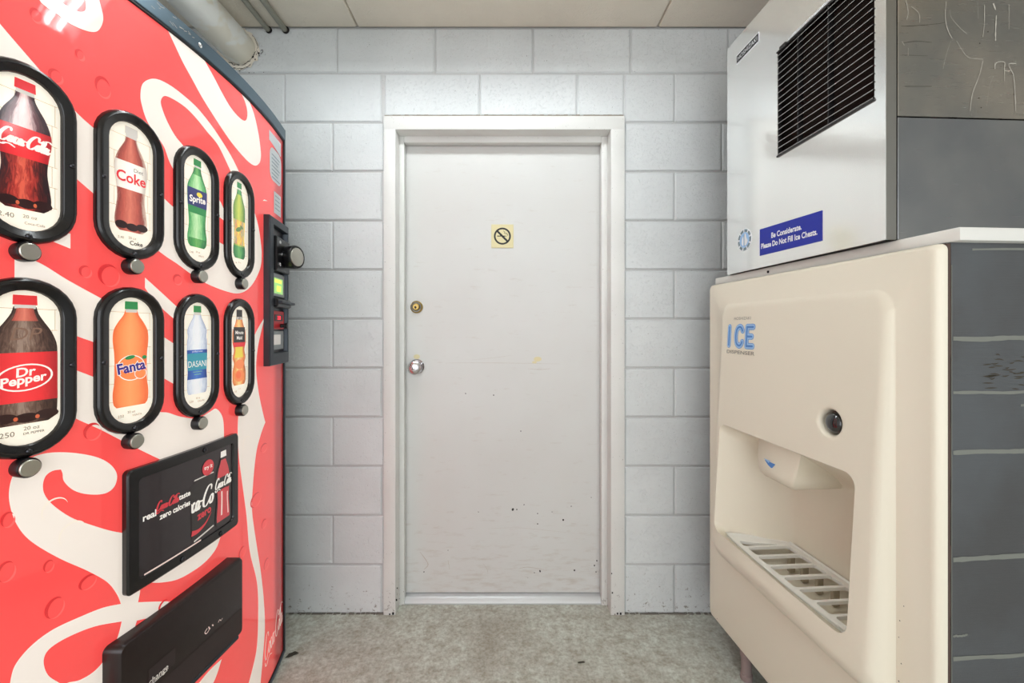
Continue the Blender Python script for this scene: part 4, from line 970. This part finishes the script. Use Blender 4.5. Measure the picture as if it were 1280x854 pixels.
# alcove
AR = [mk([L(p[0], -pz(*p), p[1]) for p in opn]), mk([L(p[0], -pz(*p)+.004, p[1]) for p in rr(.121, .629, .494, .855, .029, 8)]),
      mk([L(p[0], -pz(*p)*.6+.004, p[1]) for p in rr(.128, .624, .486, .850, .030, 8)])]
AR.append(mk(ring3(.150, .606, .428, .836, .034, .02))); AR.append(mk(ring3(.182, .582, .420, .800, .040, .08)))
AR.append(mk(ring3(.204, .566, .420, .768, .040, .125))); AR.append(mk(ring3(.216, .556, .424, .745, .036, .148))); AR.append(mk(ring3(.236, .540, .440, .727, .030, .155)))
b.rings(AR); b.bm.faces.new(AR[-1])
# button well
def circ3(r, d): return mk([L(BC[0]+r*math.cos(2*PI*k/32), -pz(BC[0]+r*math.cos(2*PI*k/32), BC[1]+r*math.sin(2*PI*k/32))+d, BC[1]+r*math.sin(2*PI*k/32)) for k in range(32)])
b.rings([circ3(.037, 0), circ3(.0362, .0002), circ3(.0335, .0018), circ3(.0312, .0050), circ3(.0300, .010), circ3(.0295, .030)])
fp = b.build('front_panel', 'iceplastic', idp, smooth=50, weld=1e-5)
pb = pz(*BC)
B().cyl(L(BC[0], -pb+.0295, BC[1]), L(BC[0], -pb+.0275, BC[1]), .029, n=28).build('button_well', 'well', fp)
B().lathe(L(BC[0]+.001, -pb+.0275, BC[1]-.002), (-1, 0, 0), [(0, .0255), (.013, .0255)]+[(.013+.0255*.6*math.sin(a), .0255*math.cos(a)) for a in [PI/2*k/8 for k in range(1, 8)]]+[(.0283, 0)], 32).build('push_dome', 'dome', idp)
# chute hood under the alcove ceiling
b = B(); R = []
for z, u0, u1, v0 in ((.86, .252, .425, .012), (.80, .258, .420, .004), (.762, .265, .414, .000), (.745, .272, .408, .003), (.735, .280, .402, .010)):
    R.append(mk([L(u0+.008, v0, z), L(u1-.008, v0, z), L(u1, v0+.006, z), L(u1, .15, z), L(u0, .15, z), L(u0, v0+.006, z)]))
b.rings(R); b.bm.faces.new(R[-1]); ch = b.build('ice_chute', 'iceplastic', idp, smooth=50)
b = bmesh.new(); poly2d(b, [(.300, .787), (.345, .787), (.330, .770), (.314, .776)]); print_on(b, 'emblem', 'iceblue', ch, lambda a, c, o: L(a, .0022-o, c), .0012)
b = bmesh.new(); poly2d(b, [(.296, .7905), (.325, .7905), (.318, .783)]); print_on(b, 'emblem', 'icelight', ch, lambda a, c, o: L(a, .0022-o, c), .0018)
# drip tray with slots
def trayin(v): return .160+.070*max(0, (v+.02)/.17), .600-.042*max(0, (v+.02)/.17)
FRONT = lambda u: -.030-.014*(1-((u-.38)/.24)**2)
outer = []
for k in range(25): u = .146+(.610-.146)*k/24; outer.append((u, FRONT(u)+.010))
outer += [(.580, .085), (.560, .140)]+[(.560-(.560-.212)*k/8, .147) for k in range(1, 9)]+[(.180, .085)]
slots = []
us = [.186, .228, .281, .334, .387, .440, .493, .546, .590]
for a, c in zip(us, us[1:]):
    a += .0042; c -= .0042; r = .005; fr_ = .012+FRONT((a+c)/2)+.020
    bk = .128
    def lf(v): return .176+.056*(v+.01)/.14
    P = [(max(a, lf(fr_)), fr_+r), (max(a, lf(fr_))+r, fr_), (c-r, fr_), (c, fr_+r), (c, bk-r), (c-r, bk)]
    if a < .22:   # first slot: the slanting side wall makes it a wedge
        P = [(.192, -.004), (.197, -.010), (c-r, -.012), (c, -.006), (c, .100), (c-.004, .098), (.206, .03)]
    else: P += [(a+r, bk), (a, bk-r)] if a > lf(bk) else [(lf(bk)+r, bk), (a, .06)]
    slots.append(P)
pts = [Vector(p) for p in outer]; edges = [(i, (i+1) % len(outer)) for i in range(len(outer))]
for P in slots:
    s0 = len(pts); pts += [Vector(p) for p in P]; edges += [(s0+i, s0+(i+1) % len(P)) for i in range(len(P))]
vo, eo, fo, *_ = delaunay_2d_cdt(pts, edges, [], 0, 1e-5)
def pin(p, P):
    c = False; j = len(P)-1
    for i in range(len(P)):
        if ((P[i][1] > p[1]) != (P[j][1] > p[1])) and p[0] < (P[j][0]-P[i][0])*(p[1]-P[i][1])/(P[j][1]-P[i][1])+P[i][0]: c = not c
        j = i
    return c
b = B(); zt = .4885
vv = [b.bm.verts.new(L(p.x, p.y, zt)) for p in vo]
for f in fo:
    c = (sum(vo[i].x for i in f)/3, sum(vo[i].y for i in f)/3)
    if pin(c, outer) and not any(pin(c, P) for P in slots): b.bm.faces.new([vv[i] for i in f])
bmesh.ops.delete(b.bm, geom=[v for v in b.bm.verts if not v.link_faces], context='VERTS')
g = bmesh.ops.extrude_face_region(b.bm, geom=b.bm.faces[:])
for v in g['geom']:
    if isinstance(v, bmesh.types.BMVert): v.co.z -= .009
tr = b.build('drip_tray', 'tray', idp, smooth=0)
# raised rim of the tray and ribs under it
b = B(); R1 = [(p[0], p[1]) for p in outer]
c0 = (.38, .05)
def sc(p, k, dz): return L(c0[0]+(p[0]-c0[0])*k, c0[1]+(p[1]-c0[1])*k, zt+dz)
b.rings([mk([sc(p, 1.03, .004) for p in R1]), mk([sc(p, 1.01, .0045) for p in R1]), mk([sc(p, .985, .002) for p in R1]), mk([sc(p, .965, .0002) for p in R1])])
b.build('tray_rim', 'tray', tr, smooth=60)
M['rib'] = mat('beige_rib', srgb(176, 164, 142), .5)
for k, u in enumerate((.262, .315, .368, .421, .474)):
    B().box(.105, .125, -u-.006, -u+.006, .424, .474, .002).build('rib', 'rib', tr)
# lettering on the pad
PM = lambda a, c, o: L(a, -pz(a, c)-o, c)
b = bmesh.new()
ice = {'I': [[(0, 0), (0, 1)]], 'C': [[(.62, .80), (.50, .96), (.30, 1.0), (.08, .86), (0, .5), (.08, .14), (.30, 0), (.50, .04), (.62, .20)]], 'E': [[(.55, 1), (0, 1), (0, 0), (.55, 0)], [(0, .5), (.45, .5)]]}
def icel(bm_, w):
    for ch_, x0 in (('I', .146), ('C', .182), ('E', .237)):
        for st_ in ice[ch_]:
            P = [(x0+p[0]*.053, 1.1255+p[1]*.060) for p in st_]
            if ch_ == 'C': ribbon2d(bm_, P, w)
            else:
                for a_, c_ in zip(P, P[1:]):
                    ribbon2d(bm_, [a_, c_], w, smooth=False)
            for q in P[:: (8 if ch_ == 'C' else 1)]: poly2d(bm_, ellipse(q[0], q[1], w/2, w/2, 12))
icel(b, .0195); ol = print_on(b, 'lettering', 'iceblue', fp, PM, .0006)
b = bmesh.new(); icel(b, .0165); print_on(b, 'lettering', 'icelight', fp, PM, .0009)
b = bmesh.new(); icel(b, .0065); print_on(b, 'lettering', 'iceblue', fp, PM, .0012)
b = bmesh.new(); put_text(b, 'DISPENSER', .2075, 1.1035, .02, .01, width=.142, height=.0115); print_on(b, 'lettering', 'greyink', fp, PM, .0008)
b = bmesh.new(); put_text(b, 'HOSHIZAKI', .2100, 1.2135, .02, 0, width=.084, height=.0095); print_on(b, 'lettering', 'greyink', fp, PM, .0008)
# little specks and screw
b = bmesh.new()
for (u, z, r) in ((.70, .55, .001), (.702, .585, .0012), (.705, .50, .0012), (.7, .46, .0015), (.055, .14, .0014), (.66, .63, .001), (.71, .62, .001)): poly2d(b, ellipse(u, z, r, r, 8))
print_on(b, 'speck', 'keyhole', fp, lambda a, c, o: L(a, -o, c), .0008)
B().lathe(L(.769, .0055, .405), (-.7, -.5, 0), [(0, .003), (.002, .003), (.003, 0)], 10).build('screw', 'keyhole', fp)
# deck, sides, legs
dk = B().box(.0235, .63, -.789, -.002, 1.342, 1.3672, .003, 2).build('top_deck', 'deck', idp)
B().lathe(L(.285, .0235, 1.353), (-1, 0, 0), [(0, .004), (.002, .0038), (.003, 0)], 12).build('screw', 'hole', dk)
for nm, u0, u1 in (('side_panel', .765, .771), ('side_panel', .004, .010)):
    sp = B().box(.0275, .62, -u1, -u0, .120, 1.342).build(nm, 'sidepanel', idp, smooth=0)
    if u0 > .5: nearside = sp
B().box(.60, .62, -.766, -.010, .120, 1.342).build('back_panel', 'sidepanel', idp, smooth=0)
B().box(.024, .60, -.766, -.010, .120, .135).build('bottom_panel', 'sidepanel', idp, smooth=0)
b = B(); z = .121
while z < 1.335:
    h = random.uniform(.02, .06); b.box(.0185+random.uniform(0, .001), .0275, -.7700-random.uniform(0, .0012), -.762, z, min(z+h, 1.34)); z += h
b.build('foam_edge', 'foamedge', nearside, smooth=0)
b = B().box(.0275, .0286, -.7720, -.770, .121, 1.30); b.build('edge_bead', 'tape', nearside)
SM = lambda a, c, o: L(.771+o, a, c)
def tape(z, w, v0=.031, v1=.6, dz=.004, wav=.0015):
    b = bmesh.new(); pts = [(v0+(v1-v0)*k/10, z+dz*k/10+random.uniform(-wav, wav)) for k in range(11)]
    ribbon2d(b, pts, lambda t, d: w*random.uniform(.8, 1.1)); print_on(b, 'tape_strip', 'tape', nearside, SM, .0008)
zz = lambda y: 1.18+(411-y)*.787/520.1
tape(zz(424), .009, dz=.010); tape(zz(491), .006, dz=.003); tape(zz(565.5), .0085, dz=.010); tape(zz(697), .0095, dz=.009); tape(zz(820), .008, dz=-.002); tape(zz(792), .004, .031, .06, 0)
tape(zz(507), .005, .17, .6, .004)
tape(1.330, .004, .07, .6, .0)
b = bmesh.new()
for k in range(60):
    v = random.uniform(.09, .26); z = random.uniform(zz(488), zz(442)); Lg = random.uniform(.006, .028)
    ribbon2d(b, [(v, z), (v+Lg, z+random.uniform(-.002, .002))], lambda t, d: .0022*math.sin(PI*t), smooth=False, sub=2) if False else ribbon2d(b, [(v, z), (v+Lg*.5, z+random.uniform(-.001, .001)), (v+Lg, z+random.uniform(-.002, .002))], lambda t, d: .0024*math.sin(PI*min(max(t, .08), .92)))
o = print_on(b, 'glue_residue', 'grime', nearside, SM, .0010); o['kind'] = 'stuff'
for (u, v) in ((.150, .045), (.64, .045), (.150, .55), (.64, .55)):
    lg = B().lathe(L(u, v, .121), (0, 0, -1), [(0, .021), (.045, .019), (.048, .0165), (.100, .0155), (.103, .019), (.1205, .019), (.1205, 0)], 24).build('leg', 'leg', idp)

# ------------------------------------------------------------------ ice maker standing on it
A2 = math.radians(2.8); HB = 1.368
im = thing('ice_maker', 'boxy stainless steel ice maker with a black louvred grille, on top of the dispenser', 'ice maker', (.771, 1.453, HB), A2)
HW, HH = .5765, .787
g0, g1, gz0, gz1 = .2516, .5515, 1.676-HB, 1.977-HB
b = B()
def plate(u0, u1, z0, z1): b.box(0, .006, -u1, -u0, z0, z1)
us_ = [0, g0, g1, HW]; zs_ = [0, gz0, gz1, HH]
vs = {}
def gv(u, z, v):
    k = (u, z, v)
    if k not in vs: vs[k] = b.bm.verts.new(L(u, v, z))
    return vs[k]
for i in range(3):
    for j in range(3):
        if i == 1 and j == 1: continue
        for v in (0, .006): b.bm.faces.new([gv(us_[i], zs_[j], v), gv(us_[i+1], zs_[j], v), gv(us_[i+1], zs_[j+1], v), gv(us_[i], zs_[j+1], v)])
def wall_(pts):
    for p, q in zip(pts, pts[1:]+pts[:1]): b.bm.faces.new([gv(*p, 0), gv(*q, 0), gv(*q, .006), gv(*p, .006)])
outr = [(us_[i], 0) for i in range(3)]+[(HW, zs_[j]) for j in range(3)]+[(us_[i], HH) for i in (3, 2, 1)]+[(0, zs_[j]) for j in (3, 2, 1)]
wall_(outr); wall_([(g0, gz0), (g1, gz0), (g1, gz1), (g0, gz1)])
face = b.build('front_panel', 'steel', im, smooth=0)
B().box(.0005, .0245, -HW-.0005, -HW+.012, 0, HH, .001).build('corner_post', 'post', im)
B().box(.0265, .60, -HW-.001, -HW+.002, .0, 1.6265-HB, .0008).build('side_panel', 'sidesteel2', im)
sup = B().box(.0265, .60, -HW-.001, -HW+.002, 1.6290-HB, HH, .0008).build('side_panel', 'sidesteel', im)
cb = B(); cb.box(.010, .60, -.006, -.0005, 0, HH); cb.box(.59, .60, -HW+.012, -.006, 0, HH); cb.box(.006, .60, -HW+.003, -.003, HH-.006, HH); cb.box(.006, .60, -HW+.003, -.003, 0, .006)
B().box(.040, .050, -HW+.014, -.008, .008, HH-.008).build('condenser_coil', 'coil', im, smooth=0)
cb.box(.020, .045, -HW+.003, -HW+.012, .006, HH-.006); cb.build('casing', 'hole', im, smooth=0)
# louvred grille: every slat its own piece
gr = B(); 
for z in (gz0-.002, gz1-.003): gr.box(-.004, .012, -g1-.001, -g0+.001, z, z+.005, .001)
for u in (g0-.003, g1-.002): gr.box(.0015, .012, -u-.005, -u, gz0, gz1, .001)
gr = gr.build('grille', 'louver', im)
NS = 17; pitch = (gz1-gz0)/NS; sl = None
for k in range(NS):
    z = gz0+pitch*(k+.5)
    if sl is None:
        b = B(); P = [(-.0035, -.0052), (-.0035, -.0036), (.013, .0075), (.013, .0060)]
        R = [mk([L(u, v, zz_) for v, zz_ in P]) for u in (g0+.001, g1-.001)]
        b.rings(R); b.bm.faces.new(R[0]); b.bm.faces.new(R[1][::-1])
        for f in b.bm.faces:
            if all(abs(v.co.x+.0035) < 1e-6 for v in f.verts): f.material_index = 1
        sl = b.build('slat', ['louver', 'louverlit'], gr, smooth=0); o = sl
    else: o = sl.copy(); C.objects.link(o); o.parent = gr
    o.location = (0, 0, z)
for u in (.330, .430):
    b = B().box(-.001, .014, -u-.0014, -u+.0014, gz0, gz1); b.build('grille_bar', 'louver', gr)
M['brightedge'] = mat('bright_filter_edge', srgb(225, 228, 230), .3, .4)
B().box(-.0045, .0, -g1, -g0-.045, gz1+.0025, gz1+.0105, .001).build('filter_handle', 'brightedge', gr)
B().box(-.008, .0, -.292, -.268, gz1-.006, gz1+.005, .001).build('filter_clip', 'louver', gr)
HM = lambda a, c, o: L(a, -o, c-HB)
# brand plate, notice and round emblem
b = B().box(-.0015, 0, -.1705, -.0558, 2.0655-HB, 2.0965-HB, .0004); bpl = b.build('brand_plate', 'signwhite', im, smooth=0)
b = bmesh.new(); poly2d(b, [(.0575, 2.0685), (.1688, 2.0685), (.1688, 2.0935), (.0575, 2.0935)]); print_on(b, 'plate_ground', 'blackink', bpl, HM, .0018)
b = bmesh.new(); put_text(b, 'HOSHIZAKI', .1132, 2.081, .02, .0, width=.100, height=.0135); print_on(b, 'lettering', 'signwhite', bpl, HM, .0021)
no = thing('courtesy_notice', 'blue notice asking guests not to fill ice chests, on the steel ice maker', 'notice', (0, 0, 0))
no.matrix_world = im.matrix_world
no.location = im.location; no.rotation_euler = im.rotation_euler
b = bmesh.new(); NP = [(.1743, 1.4038), (.4118, 1.4003), (.4118, 1.4764), (.1743, 1.4849)]
bb = B(); f0 = mk2 = [bb.bm.verts.new(HM(p[0], p[1], .0003)) for p in NP]; f1 = [bb.bm.verts.new(HM(p[0], p[1], .0012)) for p in NP]
bb.rings([f0, f1]); bb.bm.faces.new(f1); bb.bm.faces.new(f0[::-1]); bb.build('notice_sheet', 'signblue', no, smooth=0); b.free()
def serif_text(b, s, cx, cy, w, h, rot):
    put_text(b, s, cx, cy, 1, .03, width=w, height=h, rot=rot)
b = bmesh.new(); serif_text(b, 'Be Considerate.', .286, 1.4535, .118, .0165, -.022); serif_text(b, 'Please Do Not Fill Ice Chests.', .290, 1.4290, .216, .0165, -.022)
# slab serifs under the stems
print_on(b, 'lettering', 'signwhite', no, HM, .0017)
em = B(); em.cyl(HM(.0985, 1.469, 0), HM(.0985, 1.469, .001), .0360, n=36); emo = em.build('round_emblem', 'signwhite', im)
b = bmesh.new(); n = 36; e1 = ellipse(.0985, 1.469, .0345, .0345, n); e2 = ellipse(.0985, 1.469, .0255, .0255, n)
a1 = [b.verts.new((*p, 0)) for p in e1]; a2 = [b.verts.new((*p, 0)) for p in e2]
for q in range(n):
    if q % 4 != 1: b.faces.new((a1[q], a1[(q+1) % n], a2[(q+1) % n], a2[q]))
poly2d(b, [(.0965, 1.449), (.1015, 1.449), (.1005, 1.488), (.0955, 1.486)])
print_on(b, 'emblem_ring', 'greyink' if False else 'stickerink', emo, HM, .0013)
b = bmesh.new(); poly2d(b, ellipse(.0985, 1.469, .0250, .0250, 30)); print_on(b, 'emblem_ground', 'icelight', emo, HM, .0012)
b = bmesh.new(); poly2d(b, smooth_path([(.0995, 1.450, 1), (.110, 1.452), (.116, 1.464), (.110, 1.474), (.106, 1.486), (.101, 1.490), (.099, 1.478)])); poly2d(b, smooth_path([(.0935, 1.452), (.0935, 1.480), (.087, 1.474), (.085, 1.458)])); print_on(b, 'emblem_figure', 'signwhite', emo, HM, .0016)
# dried drips on the upper side panel
SM2 = lambda a, c, o: L(HW+.001+o, a, c-HB)
k_ = .878/520.1
def sp_(x, y): return ((x-1121)*k_+.0265, 1.18+(411-y)*k_)
b = bmesh.new()
for pts, w_ in (([(1184, 0), (1183, 20), (1186, 35), (1192, 46)], .0016), ([(1198, 49), (1205, 60), (1213, 69), (1225, 71), (1233, 71)], .0014), ([(1233, 73), (1228, 92), (1219, 115), (1216, 137)], .0016), ([(1235, 2), (1235, 25), (1233, 43)], .0016),
    ([(1251, 15), (1250, 35), (1250, 47)], .0028), ([(1247, 0), (1250, 8)], .004), ([(1189, 10), (1191, 20), (1202, 32), (1212, 40)], .0009), ([(1268, 0), (1268, 32)], .001), ([(1249, 75), (1249, 83), (1251, 75), (1262, 74), (1262, 84), (1270, 84), (1268, 76), (1278, 75)], .0018),
    ([(1270, 82), (1274, 90), (1276, 110), (1277, 135)], .0018), ([(1262, 84), (1262, 98)], .0014), ([(1131, 0), (1134, 15), (1132, 25)], .0014), ([(1138, 8), (1148, 16), (1149, 28)], .0012), ([(1126, 52), (1129, 57)], .0016), ([(1134, 60), (1134, 70)], .0008), ([(1190, 50), (1184, 68), (1180, 85)], .0007), ([(1247, 92), (1242, 105), (1238, 130)], .0007), ([(1226, 0), (1227, 20)], .0006)):
    ribbon2d(b, [sp_(*p) for p in pts], lambda t, d, w_=w_: w_*random.uniform(.5, 1.1))
print_on(b, 'dried_drip', 'streak', sup, SM2, .0006)
b = bmesh.new()
for pts, w_ in (([(1125, 33), (1150, 31), (1175, 28), (1183, 26)], .0006), ([(1128, 54), (1145, 51), (1165, 52)], .0006), ([(1130, 108), (1165, 107)], .0006), ([(1126, 69), (1160, 69)], .0004)):
    ribbon2d(b, [sp_(*p) for p in pts], w_)
for x, y in ((1228, 120), (1231, 132), (1229, 51), (1240, 36)): poly2d(b, ellipse(*sp_(x, y), .0014, .0014, 8))
print_on(b, 'scratch', 'grime', sup, SM2, .0005)
